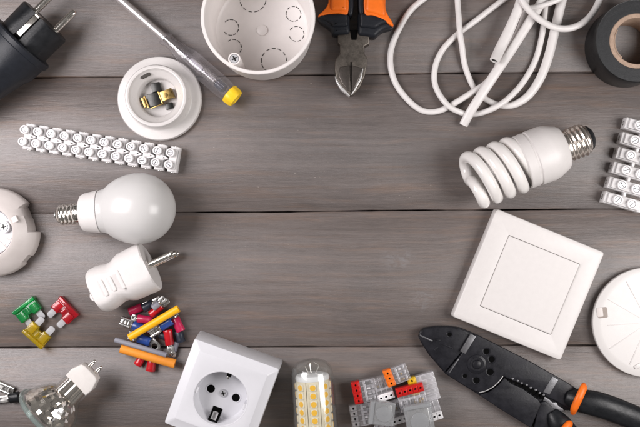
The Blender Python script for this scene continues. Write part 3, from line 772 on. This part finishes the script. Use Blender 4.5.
terminal('magenta sleeved crimp terminal pointing left, under the middle of the yellow tube', 'magenta', (152, 320.5), (137.5, 318.5), 8, 'tab', 3.7, 6)
terminal('magenta sleeved crimp terminal standing at the right end of the yellow tube', 'magenta', (181, 331), (175, 318), 6, 'female', 4, 8)
terminal('dark sleeved crimp terminal at the right edge of the pile', 'navy', (181.5, 342), (178.5, 331), 4.5, 'pin', 3.8, 5)
terminal('blue crimp terminal right of the yellow tube, its open metal end towards lower left', 'blue', (171.5, 320), (160.5, 327), 10, 'female', 4.2, 12)
terminal('blue crimp terminal left of the yellow tube, its open metal end at the far left', 'blue', (143.5, 329), (133, 325), 7, 'female', 4.2, 12)
terminal('blue crimp terminal just above the grey tube, its metal end under the yellow tube', 'blue', (150, 342), (138, 338), 7.5, 'female', 4.2, 9)
terminal('red crimp terminal pointing down beside the metal ring', 'red', (167.5, 330), (170, 345), 7, 'tab', 3.9, 9)
terminal('crimp terminal with a round metal ring end, right of the grey tube', 'navy', (152, 336), (152.6, 338.5), 5.5, 'ring', 2.8, 15)
terminal('red crimp terminal sticking out below the left half of the orange tube', 'red', (137.5, 365), (144, 354), 3.8, 'pin', 3.6, 6)
terminal('red crimp terminal sticking out below the middle of the orange tube', 'red', (150.5, 371), (152.5, 357), 4.2, 'pin', 4, 6)
terminal('dark sleeved crimp terminal hidden low in the middle of the pile', 'navy', (170, 339), (160, 334), 4, 'pin', 3.6, 5)
terminal('bare metal tipped grey terminal at the very top of the pile', 'grey_tube', (153, 308), (159, 303), 13, 'tab', 3, 8)
terminal('small clear grey terminal below the red one at the right end of the grey tube', 'grey_tube', (176, 342), (173.6, 351), 3.6, 'tab', 3, 6)
terminal('magenta sleeved crimp terminal half buried in the middle of the pile', 'magenta', (147, 331), (157, 324), 4, 'pin', 3.8, 5)
terminal('dark sleeved terminal whose tail leaves the left edge beside the halogen lamp', 'black', (19.5, 396.8), (9.5, 398.3), 5, 'tab', 4.6, 16)
terminal('metal crimp terminal cut by the left edge above the dark sleeved one', 'navy', (-22, 377), (-10, 382), 4.5, 'female', 4.4, 24)

# ------------------------------------------------------------------ 16 halogen reflector lamp
t = Thing('halogen_lamp', 'glass reflector halogen lamp with a white ceramic base and two bent pins', 'light bulb', 78, 384, 32, 44.5)
hz = 33.5
A = T(0, 0, hz) @ LAY
mb = MB()
mb.plate([(0, -13.6), (8, -14.2), (18, -10.6), (19.5, -7), (19.5, 7), (18, 10.6), (8, 14.2), (0, 13.6)], hz - 7.5, hz + 7.5, (), 1.2)
mb.build('ceramic_base', 'ceramic', t)
# pins
for s_ in (-1, 1):
    mb = MB()
    for q in (-.9, .9): mb.tube(sm([(19, s_ * 4.2 + q * 1.2, hz), (24, s_ * 4.2 + q, hz), (26.4, s_ * 4.2 + q * .9, hz)], 4), .75, 10)
    mb.ball((27, s_ * 4.2, hz), 1.9, 16, (1, .9, .9))
    mb.build('pin', 'chrome', t)
mb = MB(); mb.lathe([(0, -17), (13, -17), (13.2, -14), (12.8, -8), (12.4, 1), (0, 1)], A, 48, lambda a, r, z: min(r, 8.5 / max(.01, abs(math.cos(a)))) * (1 - .09 * abs(math.sin(5 * a))) if r > 5 else r)
mb.build('glass_neck', 'silver', t)
mb = MB(); mb.lathe([(14, .5), (14.2, -14), (14.8, -18)], A, 48, lambda a, r, z: min(r, 9.6 / max(.01, abs(math.cos(a))))); mb.build('neck_glass', 'lampglass', t)
def bowl(z): # outer radius along the axis
    u = (-z - 15) / 25.5
    return 14 + 17 * max(0, u) ** .66
zs = [-15 - 25.5 * (i / 24) ** 1.3 for i in range(25)]
def facet(a, r, z):
    if z > -17 or z < -46: return r
    return r * (1 - .085 * (1 - abs(math.sin(12 * a))) ** 1.0 * min(1, (-z - 17) / 6))
mb = MB(); zf_ = [-15, -16.6, -18.8, -21.2, -23.8, -26.4, -29, -31.6, -34.2, -36.8, -39]
mb.lathe([(0, -14.6)] + [(bowl(z) - 1.8, z) for z in zf_], A, 44)
rnd = random.Random(5)
for v in mb.bm.verts: v.co += Vector([rnd.uniform(-.75, .75) for _ in range(3)])
mb.build('reflector', 'silver', t, 1)
mb = MB(); mb.lathe([(bowl(z) + .3, z) for z in zs] + [(31.6, -41), (32.4, -42), (32.2, -44), (31, -44.6), (0, -44.6)], A, 128, lambda a, r, z: r); mb.build('outer_glass', 'lampglass', t, 40)
mb = MB(); mb.lathe([(29.6, -40.2), (32.2, -40.4), (33, -41.4), (32.9, -43.4), (32, -44.5), (29.8, -44.7), (29.6, -40.2)], A, 96); mb.build('rim', 'rim_glass', t)

# ------------------------------------------------------------------ 18 wall outlet
HO = 50
t = Thing('wall_outlet', 'square white surface mounted wall outlet with a round two hole socket', 'outlet', 221.5, 396.5, HO, -19.8)
hw = 42.2
mb = MB()
# tapering box: outer wall rings from back to front bevel
rings = [(hw + 1.6, 0), (hw + 1.8, 1), (hw + .4, HO - 3.4), (hw, HO - 2.5), (hw - .8, HO - 2.2), (hw - 7.6, HO + .8), (hw - 8.2, HO + 1.1), (hw - 8.6, HO + 1.1)]
verts = []; nseg = None
for (q, z) in rings:
    rc = rrect(0, 0, 2 * q, 2 * q, 2.2 if z < HO + 1 else 1.0, 6)
    nseg = len(rc); verts += [(x, y, z) for x, y in rc]
faces = []
for i in range(len(rings) - 1):
    for k_ in range(nseg):
        j = (k_ + 1) % nseg
        faces.append((i * nseg + k_, i * nseg + j, (i + 1) * nseg + j, (i + 1) * nseg + k_))
faces.append(tuple(range(nseg - 1, -1, -1)))
mb._add(verts, faces); mb.build('frame', 'cool_white', t, 25)
c = t.L(220.5, 398.5, HO); cx, cy = c.x, c.y
rw = 25.5
mb = MB(); mb.plate(rrect(0, 0, 2 * hw - 16.8, 2 * hw - 16.8, 1.2, 4), HO - 3, HO + 1.14, [circ(cx, cy, rw, 72)], .03); mb.build('cover', 'cool_white', t)
mb = MB(); mb.lathe([(0, HO - 21), (rw - 2.4, HO - 21), (rw - 1.6, HO - 20), (rw - .6, HO), (rw - .1, HO + 1.05), (rw + .8, HO + 1.3), (rw + 1.2, HO + 1), (rw + 1.2, HO - 4), (rw + 1, HO - 23), (0, HO - 23)], T(cx, cy, 0), 96)
well = mb.build('socket_well', 'cool_white', t)
zf = HO - 21
for (px, py) in ((211, 388.6), (236, 397.6)):
    q = t.L(px, py, zf)
    mb = MB(); mb.lathe([(0, zf - .5), (3.9, zf - .5), (3.9, zf + .25), (0, zf + .25)], T(q.x, q.y, 0), 28); mb.build('pin_hole', 'hole', t)
    mb = MB(); mb.lathe([(4.0, zf), (5, zf), (4.8, zf + .5), (4.2, zf + .55), (3.9, zf + .3)], T(q.x, q.y, 0), 28); mb.build('hole_rim', 'cool_white', t)
q = t.L(223.4, 393, zf)
mb = MB(); mb.lathe([(0, zf), (3.9, zf), (3.7, zf + 1.5), (3.3, zf + 1.9), (0, zf + 1.9)], T(q.x, q.y, 0), 28); sw = mb.build('screw', 'pale_zinc', t)
mb = MB()
for a in (.6, .6 + PI / 2): mb.box(-2.4, 2.4, -.5, .5, zf + 1.4, zf + 2.4, T(q.x, q.y, 0) @ RZ(a), .05)
mb.build('screw_recess', 'gunmetal', sw)
for sgn, wd in ((1, 4.2), (-1, 9.5)):
    rr_ = rw - 3
    base = T(cx, cy, 0)
    if sgn > 0:
        mb = MB(); mb.box(-wd / 2, wd / 2, rr_ - 1.5, rr_ + 1.4, zf + 5, zf + 17, base, .4); mb.build('earth_slot', 'hole', t)
        mb = MB(); mb.box(-1.3, 1.3, rr_ - 4.2, rr_ - .6, zf + 8, zf + 16, base, .5); mb.build('earth_clip', 'tin', t)
    else:
        mb = MB(); mb.box(-wd / 2, wd / 2, -rr_ - 1.4, -rr_ + 9, zf - .2, zf + .6, base, .1); mb.box(-wd / 2, wd / 2, -rr_ - 1.6, -rr_ + .4, zf, zf + 17, base, .1); mb.build('earth_slot', 'hole', t)
        mb = MB(); mb.tube(sm([base @ Vector(v) for v in ((0, -rr_ + .4, zf + 17), (0, -rr_ + 2, zf + 14), (0, -rr_ + 5.6, zf + 9), (0, -rr_ + 4, zf + 3), (0, -rr_ + 2, zf))], 6), 2.6, 12, .35); mb.build('earth_clip', 'tin', t)
for s_ in (-1, 1):
    mb = MB(); mb.box(-2.5 + s_ * (rw - .6), 2.5 + s_ * (rw - .6), -3, 3, zf + 4, HO - .4, T(cx, cy, 0), .4)
    mb.build('guide_rib', 'cool_white', t)

# ------------------------------------------------------------------ 19 LED corn bulb
t = Thing('led_bulb', 'clear capped light bulb with rows of yellow light chips, at the bottom edge', 'light bulb', 311, 358.6, 22, 90 + 4)
hz = 23
A = T(0, 0, hz) @ LAY
mb = MB()
prof = [(0, 0), (8, -.8), (14, -3), (18.4, -7.5), (20.2, -13), (21, -20), (22, -60), (23, -100), (22.4, -112), (20, -114)]
inn = [(max(0, r - 1.0), z - (.9 if z > -10 else 0)) for r, z in reversed(prof)]
mb.lathe(prof + inn, A, 72); mb.build('clear_cover', 'lampglass', t)
mb = MB(); mb.lathe([(0, -14), (11, -14), (15.6, -15.4), (16.6, -17.6), (16.4, -20), (13, -20.6), (0, -20.6)], A, 48); mb.build('top_ring', 'strip_white', t)
for k in range(3):
    a = R(40 + k * 120)
    mb = MB(); mb.tube([(-14, 4 * math.cos(a), hz + 4 * math.sin(a)), (-6, 8 * math.cos(a), hz + 8 * math.sin(a)), (-3.5, 3 * math.cos(a), hz + 3 * math.sin(a))], .6, 8); mb.build('holding_wire', 'chrome', t)
for k in range(8):
    th = R(35 + 10 - k * 45)     # angle from vertical, about the bulb axis
    q = T(0, 0, hz) @ Matrix.Rotation(th, 4, 'X')
    mb = MB(); mb.box(-108, -20, -6, 6, 14.8, 15.8, q, .2); stp = mb.build('led_strip', 'led_board', t)
    for j in range(11):
        x = -25.5 - j * 7.9
        mb = MB(); mb.plate(rrect(x, 0, 6.4, 6.4, .5, 2), 15.8, 17.2, (), .3, q); mb.build('led_chip', 'led_body', stp)
        mb = MB(); mb.lathe([(0, 17.15), (2.85, 17.15), (2.65, 17.55), (0, 17.6)], q @ T(x, 0, 0), 20); mb.build('led_phosphor', 'led_phosphor', stp)
mb = MB(); mb.lathe([(0, -112), (23, -112), (23.6, -114), (23, -124), (16, -130), (14, -131), (0, -131)], A, 60); mb.build('base_collar', 'white', t)
mb = MB(); mb.thread(14.6, .8, 4.6, -152, -131, A, 40, 10); mb.lathe([(14, -152), (10, -155), (0, -156)], A, 40); mb.build('screw_base', 'chrome', t, 60)

# ------------------------------------------------------------------ 20 wire connectors
def connector(label, m, px, py, h, rz, n, clear='clear_smoke', depth=24, strip=8.4, ports=True, tone='pale_zinc'):
    """ports along local y; coloured strip at -x end, clear body to +x. photo point = centre of top"""
    Hc = 9.5; z = h; w = n * 5.2 + 1.2
    t = Thing('wire_connector', label, 'wire connector', px, py, h + Hc, rz, 'push-in wire connectors')
    x0 = -depth / 2
    mb = MB(); mb.plate(rrect(x0 + strip / 2, 0, strip, w, .8, 3), z, z + Hc, (), .6)
    for k in range(n):
        y = -w / 2 + .6 + 5.2 * (k + .5)
        mb.plate(rrect(x0 + strip / 2, y, strip - 2.2, 4.4, .6, 2), z + Hc - .4, z + Hc + .7, (), .4)
    st = mb.build('port_strip', m, t)
    for k in range(n):
        y = -w / 2 + .6 + 5.2 * (k + .5)
        mb = MB(); mb.plate(circ(x0 + strip * .5, y, .9, 14, ry=1.2), z + Hc + .5, z + Hc + .8, (), .05); mb.build('port_hole', 'hole', st)
    mb = MB()
    mb.plate(rrect(x0 + strip + (depth - strip) / 2, 0, depth - strip, w, .8, 3), z + .2, z + Hc - .2, (), .5)
    for k in range(n + 1):
        y = -w / 2 + .6 + 5.2 * k
        mb.box(x0 + strip + .5, depth / 2 - .5, y - .45, y + .45, z + Hc - .8, z + Hc + .35, None, .2)
    mb.build('clear_body', clear, t)
    rnd = random.Random(int(px * 10))
    mb = MB()
    mb.box(x0 + strip + 3, x0 + strip + 5.4, -w / 2 + 1, w / 2 - 1, z + 2, z + 7, None, .3)
    for k in range(n):
        y = -w / 2 + .6 + 5.2 * (k + .5)
        mb.box(x0 + strip + 5, depth / 2 - 2.2, y - 1.5, y + 1.5, z + 1.6, z + 2.6, None, .2)
        mb.plate(rrect(x0 + strip + 8, y, 4.5, 3.1, .4, 2), z + 3, z + 3.7, (), .2, T(0, 0, 0))
        mb.box(depth / 2 - 4.6, depth / 2 - 2.6, y - 1.8, y + 1.8, z + 2, z + 7.2, None, .3)
    mb.build('metal_clamp', tone, t)
    for k in range(n):
        y = -w / 2 + .6 + 5.2 * (k + .5)
        mb = MB(); mb.box(x0 + strip + 6 + rnd.uniform(-1, 1), x0 + strip + 8.5 + rnd.uniform(0, 2), y - 1.7, y + .2, z + 4, z + 7.6, None, .3); mb.build('spring_clip', rnd.choice(['gunmetal', 'pale_zinc', 'brass', 'strip_white', 'strip_white']), t)
    return t
cn = connector
cn('clear wire connector with a deep red strip, at the left end of the pile', 'conn_red', 365, 391.5, 8, 12, 4)
cn('clear wire connector with white strip facing down, right of the deep red one', 'strip_white', 383.5, 388.5, 7, 108, 3, strip=7)
cn('clear wire connector with an orange strip, topmost of the pile', 'conn_orange', 397, 375.5, 12, 21, 3)
cn('clear wire connector with a bright red strip facing up, in the middle of the pile', 'conn_red', 412, 398, 14, -76, 5)
cn('milky wire connector with a yellow strip, at the upper right of the pile', 'conn_yellow', 424, 388.5, 7, 16, 5, depth=27, clear='clear_milky')
cn('clear wire connector with a white strip facing down, lower right of the pile', 'strip_white', 432, 409, 6, 107, 3, strip=8, clear='clear_milky')
cn('clear wire connector lying under the left grey one at the bottom edge', 'clear_smoke', 362.5, 415, 6, 10, 4)
cn('clear wire connector with a white strip between the two grey ones', 'strip_white', 397, 412, 5, 107, 3, strip=7)
cn('clear wire connector, its orange edge peeping out under the left grey one', 'conn_orange', 384, 434, 0, 80, 4)
def lever(label, px, py, h, rz, w, l):
    t = Thing('wire_connector', label, 'wire connector', px, py, h + 9, rz, 'grey translucent wire connectors')
    mb = MB(); mb.plate(rrect(0, 0, l, w, 1.4, 4), h, h + 9, (), .9)
    mb.box(l / 2 - 4.5, l / 2 - .6, -w / 2 + .4, w / 2 - .4, h + 8.6, h + 10.2, None, .6)
    mb.plate([(-l * .1 + (w * .33) * math.cos(a) * 1.1, (w * .33) * math.sin(a)) for a in [i * PI / 16 for i in range(32)]], h + 8.7, h + 9.5, (), .35)
    mb.build('housing', 'grey_clear', t)
    mb = MB(); mb.box(-l / 2 + 3, l / 2 - 6, -w / 2 + 3, w / 2 - 3, h + 2, h + 4, None, .4); mb.build('metal_clamp', 'tin', t)
lever('square grey translucent wire connector, left one of two, at the bottom of the pile', 382, 414, 19, 174, 23, 25)
lever('large grey translucent wire connector, right one of two, cut by the bottom edge', 419.5, 419.5, 22, 100, 27, 30)

# ------------------------------------------------------------------ 21 crimping tool
t = Thing('crimping_tool', 'black steel crimping and wire stripping tool with orange and black handles', 'crimping tool', 477, 364.5, 12, 0)
low = [(418.5, 336.5), (420, 331.5), (424, 328), (436, 326), (448, 326), (460, 327.6), (478, 335), (497, 344.5), (534, 363.5), (568, 383), (580, 391), (578, 402), (571, 410.5), (562, 410), (552, 408), (548, 405), (544, 399), (538, 404), (532, 428), (500, 409), (480.6, 396), (462, 384.5), (445.5, 374), (429, 355), (422, 344)]
mb = MB(); mb.plate(t.L2(low, 8), 3, 8.5, (), .9); mb.build('lower_jaw', 'steel_black', t)
# upper lever plate: round about the pivot, running down to the upper handle
up = [(475, 334.5), (478, 335.2), (497, 344.7), (534, 363.7), (568, 383.2), (579.5, 391), (578, 401), (570.5, 409.5), (556, 401), (546, 396.5), (536, 390), (521, 384), (512, 380.5), (503, 376), (497, 384), (488, 390), (479, 392.8), (470, 389), (450, 376.5), (446, 373), (462, 353.5)]
mb = MB(); mb.plate(t.L2(up, 13), 8.6, 13.5, (), .9); mb.build('upper_jaw', 'steel_black', t)
ll = [(479.5, 395), (489, 392), (498, 385.5), (504.5, 377.5), (512, 384), (521, 387.5), (529, 393), (538, 399.5), (541, 404), (531, 428), (500, 409)]
mb = MB(); mb.plate(t.L2(ll, 12), 8.6, 12.6, (), .8); mb.build('side_plate', 'steel_black', t)
head = [(419.4, 336.6), (421, 332), (424.6, 329), (436, 327), (448, 327), (459.5, 328.8), (473.6, 334.3), (461, 353), (445, 372), (429.8, 354.2), (423, 344)]
mb = MB(); mb.plate(t.L2(head, 11), 8.6, 11, (), .7); mb.build('nose_plate', 'steel_black', t)
mb = MB(); mb.plate(t.L2([(470.6, 333.6), (476, 336.4), (465.2, 354), (460.2, 351.2)], 13), 11, 14.0, (), .3); mb.build('bevel_highlight', 'steel_edge', t)  # paler strip paints the highlight on the bevel step
mb = MB(); mb.plate(t.L2([(552.4, 376.4), (558.4, 380), (549.6, 394.8), (543.6, 392)], 14), 12, 14.1, (), .3); mb.build('bevel_highlight', 'steel_edge', t)  # second painted bevel highlight, near the throat
mb = MB(); mb.plate(t.L2([(420.2, 334.6), (432.8, 340.6), (432.4, 341.8), (419.8, 336)], 11.4), 10, 11.6, (), .1); mb.build('nose_slit', 'steel_edge', t)
mb = MB(); mb.plate(t.L2([(458, 359), (459, 359.4), (449.8, 373.4), (448.8, 372.8)], 14), 12, 13.9, (), .1); mb.build('crease', 'steel_edge', t)
arc = sm([(503, 376), (500, 380.5), (493, 387), (485.5, 391), (479, 392.6)], 6)
mb = MB(); mb.tube([t.L(p[0], p[1], 13.2) for p in arc], .45, 8); mb.build('pale_edge', 'steel_bright', t)  # thin pale line along the plate edge
c = t.L(477, 364.5, 15)
mb = MB(); mb.lathe([(0, 13), (9.6, 13), (9.2, 14.3), (7, 15), (6.6, 14.6), (4.6, 14.6), (4, 15.8), (2.2, 16.6), (0, 16.6)], T(c.x, c.y, 0), 48); mb.build('pivot_bolt', 'steel_black', t)
for (px, py, r) in ((486.4, 351.6, 3.3), (491.8, 359.3, 3.5), (490.4, 372, 3.7), (476.6, 380.4, 3.6), (465, 376, 2.5), (449.7, 334.5, 2.6)):
    zt = 11 if px < 455 else 13.5
    c = t.L(px, py, zt)
    mb = MB(); mb.lathe([(0, zt + .05), (r - .4, zt + .05), (r - .2, zt + .3), (r + .3, zt + .4), (r + .9, zt - .1), (r + .7, zt - 1)], T(c.x, c.y, 0), 28)
    mb.build('hole_rim', 'steel_black', t)
    mb = MB(); mb.lathe([(0, zt + .08), (r - .5, zt + .08), (r - .5, zt + .14), (0, zt + .14)], T(c.x, c.y, 0), 24); mb.build('bolt_hole_shade', 'hole', t)  # black disc paints the shade inside the hole
for (px, py, w_, l_, a_) in ((438, 340, 2.2, 5, -20), (447, 346, 1.6, 13, -22), (436, 349, 2, 5, 50)):
    c = t.L(px, py, 11); mb = MB(); mb.plate(rrect(0, 0, l_, w_, .8, 3), 10.6, 11.5, (), .35, T(c.x, c.y, 0) @ RZ(R(a_))); mb.build('stamped_mark', 'steel_black', t)
teeth = []
pts = [(511, 380.5), (516, 382.5), (520, 384.8), (525, 386.5), (529, 389.4), (534, 391.6), (538, 394.6), (542, 396.4)]
for i, (px, py) in enumerate(pts):
    c = t.L(px, py, 13.4); r = 1.5 + i * .22
    mb = MB(); mb.plate([(c.x + r * (1 + .28 * math.sin(5 * a + i)) * math.cos(a), c.y + r * (1 + .28 * math.sin(5 * a + i)) * math.sin(a)) for a in [k * PI / 12 for k in range(24)]], 13, 13.75, (), .1)
    mb.build('stripping_notch', 'hole', t)
    mb = MB(); mb.plate(circ(c.x + 1.6, c.y + 1.6, 1.1, 10), 13, 14, (), .2); mb.build('stripping_tooth', 'steel_edge', t)
# notched bright crimping dies at the throat
mb = MB(); mb.plate(t.L2([(541, 394.6), (546, 397), (549.5, 399.4), (552.5, 402.4), (556.5, 402.2), (558.5, 405.8), (563, 408.2), (565, 411.5), (560, 412.4), (556, 409.8), (552.5, 410.6), (549.6, 407.6), (547.4, 403.8), (543.4, 401)], 10), 5, 10, (), .6); mb.build('crimping_die', 'steel_edge', t)
# handles
hu = sm([(566, 396, 12), (578, 400, 15), (600, 405, 17), (625, 414, 17), (650, 425, 16), (700, 452, 15), (760, 490, 14), (800, 520, 14)], 8)
mb = MB(); mb.tube([t.L(*p) for p in hu], [6, 11, 12.4, 12.4, 12, 12, 13, 12, 9], 28, .72); mb.build('handle', 'black', t, 60)
mb = MB(); mb.tube([t.L(*p) for p in sm([(584, 384.5, 15), (583.5, 388, 21), (579, 398, 24), (574.5, 408, 21), (573, 413.5, 15)], 6)], [2.2, 3.8, 4, 3.8, 2.2], 20, .8); 
mb.build('handle_collar', 'orange', t, 60)
hl = sm([(552, 412, 10), (560, 424, 13), (575, 443, 14), (600, 466, 14), (640, 495, 14), (700, 535, 14), (740, 560, 14)], 8)
mb = MB(); mb.tube([t.L(*p) for p in hl], [6, 11, 12, 12, 12, 12, 9], 28, .72); mb.build('handle', 'black', t, 60)
mb = MB(); mb.tube([t.L(*p) for p in sm([(571, 424, 15), (568.5, 425, 20), (563, 432, 24), (557, 441, 21), (554, 446, 15)], 6)], [2.2, 4.6, 4.4, 4, 2.2], 20, .8); mb.build('handle_collar', 'orange', t, 60)
mb = MB(); mb.plate(t.L2([(538, 402), (545, 400.5), (551, 406), (556, 411), (566, 424), (560, 436), (548, 436), (533, 429)], 8), 3, 11.5, (), .8); mb.build('handle_root', 'steel_black', t)

# ------------------------------------------------------------------ 22 light switch
HS = 15
t = Thing('light_switch', 'square white wall light switch with a single flat rocker', 'light switch', 528.8, 284.7, HS, -22.2)
ow = 57.6; iw = 37.3
cc = t.L(529.8, 285, HS)
mb = MB()
rings = [(ow - .2, 0), (ow + .2, 1), (ow, HS - 2.4), (ow - .6, HS - .9), (ow - 2, HS - .1), (ow - 4, HS + .1)]
verts = []
for (q, z) in rings:
    rc = rrect(0, 0, 2 * q, 2 * q, 3, 6); nseg = len(rc); verts += [(x, y, z) for x, y in rc]
faces = [(i * nseg + k_, i * nseg + (k_ + 1) % nseg, (i + 1) * nseg + (k_ + 1) % nseg, (i + 1) * nseg + k_) for i in range(len(rings) - 1) for k_ in range(nseg)]
faces.append(tuple(range(nseg - 1, -1, -1)))
mb._add(verts, faces)
mb.plate(rrect(0, 0, 2 * ow - 7.8, 2 * ow - 7.8, .8, 3), HS - 4, HS + .12, [rrect(cc.x, cc.y, 2 * iw + .9, 2 * iw + .9, .8, 3)], .15)
mb.build('frame', 'white', t, 25)
mb = MB(); mb.plate(rrect(cc.x, cc.y, 2 * iw + 2, 2 * iw + 2, .8, 3), 2, HS - 3.2, (), .2); mb.build('switch_gap_shade', 'groove', t)  # dark plate paints the shade in the gap round the rocker
mb = MB()
rings = [(iw, HS - 3), (iw, HS + .1), (iw - .5, HS + .5), (iw - 1.2, HS + .7)]
verts = []
for (q, z) in rings:
    rc = rrect(cc.x, cc.y, 2 * q, 2 * q, .9, 4); nseg = len(rc)
    verts += [(x, y, z + (.9 * (x - cc.x) / iw + .3 * (y - cc.y) / iw if z > HS - 2 else 0)) for x, y in rc]
faces = [(i * nseg + k_, i * nseg + (k_ + 1) % nseg, (i + 1) * nseg + (k_ + 1) % nseg, (i + 1) * nseg + k_) for i in range(len(rings) - 1) for k_ in range(nseg)]
faces.append(tuple(range((len(rings) - 1) * nseg, len(rings) * nseg)))
mb._add(verts, faces); mb.build('rocker', 'white', t, 6)

# ------------------------------------------------------------------ 23 round cover
t = Thing('round_cover', 'thin round white box cover with a small brownish tab, at the right edge', 'cover', 648, 322.5, 9, 0)
mb = MB(); mb.lathe([(0, 5), (46, 5), (48, 0), (52.6, 0), (53.8, 1.5), (54.6, 7), (54.2, 8.6), (53, 9.2), (46, 9.4), (0, 9.8)], None, 144); mb.build('disc', 'white_gloss', t)
c = t.L(602.6, 312.7, 9.6)
mb = MB(); mb.plate(rrect(0, 0, 9.4, 10.4, 1.2, 3), 9.0, 9.9, (), .25, T(c.x, c.y, 0) @ RZ(.12)); mb.build('tab', 'tab', t)
mb = MB(); mb.plate(rrect(0, 0, 6, 9, 1, 3), 9.0, 10.0, (), .25, T(c.x - 2.6, c.y + .3, 0) @ RZ(.12)); mb.build('tab', 'ivory', t)
mb = MB()
for a, r0, r1 in ((118, 8, 46), (150, 8, 46), (184, 10, 40), (214, 8, 46), (246, 8, 46), (60, 8, 46), (20, 8, 46), (-30, 8, 46)):
    mb.box(r0, r1, -.28, .28, 9.2, 9.95, RZ(R(a)), .12)
mb.build('moulded_line', 'white', t)
c = t.L(638, 366, 9.6)
mb = MB(); mb.plate(rrect(0, 0, 8, 4, 1.2, 3), 9.0, 10.6, (), .5, T(c.x, c.y, 0) @ RZ(.5)); mb.build('clip', 'white_gloss', t)

# ------------------------------------------------------------------ camera
cam = bpy.data.cameras.new('camera'); co = bpy.data.objects.new('camera', cam); COL.objects.link(co)
cam.sensor_width = 36; cam.lens = 36 * D / 640
cam.clip_start = .01; cam.clip_end = 20
co.location = (0, 0, D * S)
sc.camera = co

# ------------------------------------------------------------------ light: two soft boxes left and right, dim mottled surround added for metal reflections
def area(name, x, y, z, sx, sy, power, col, aim=(0, 0, 0)):
    l = bpy.data.lights.new(name, 'AREA'); l.shape = 'RECTANGLE'; l.size = sx * S; l.size_y = sy * S
    l.energy = power; l.color = col
    o = bpy.data.objects.new(name, l); COL.objects.link(o)
    o.location = (x * S, y * S, z * S)
    d = Vector(aim) * S - o.location
    o.rotation_euler = d.to_track_quat('-Z', 'Y').to_euler()
    return o
area('softbox', -545, 100, 530, 380, 430, 3.1, (1, .955, .97), (-40, 0, 0))
area('softbox', 610, -60, 560, 380, 420, 2.5, (1, .965, .955), (60, -20, 0))
w = bpy.data.worlds.new('World'); sc.world = w; w.use_nodes = True
nt = w.node_tree; bg = nt.nodes['Background']; bg.inputs[1].default_value = 1
tc = nt.nodes.new('ShaderNodeTexCoord'); no = nt.nodes.new('ShaderNodeTexNoise'); no.inputs['Scale'].default_value = 2.4; no.inputs['Detail'].default_value = 3
rp = nt.nodes.new('ShaderNodeValToRGB'); rp.color_ramp.elements[0].position = .38; rp.color_ramp.elements[0].color = (.03, .026, .024, 1)
rp.color_ramp.elements[1].position = .66; rp.color_ramp.elements[1].color = (.27, .255, .245, 1)
nt.links.new(tc.outputs['Generated'], no.inputs['Vector']); nt.links.new(no.outputs['Fac'], rp.inputs[0]); nt.links.new(rp.outputs[0], bg.inputs[0])
sc.view_settings.view_transform = 'Standard'; sc.view_settings.look = 'None'; sc.view_settings.exposure = 0; sc.view_settings.gamma = 1
sc.cycles.max_bounces = 10; sc.cycles.transmission_bounces = 8; sc.cycles.transparent_max_bounces = 12
sc.cycles.caustics_refractive = True; sc.cycles.sample_clamp_indirect = 4
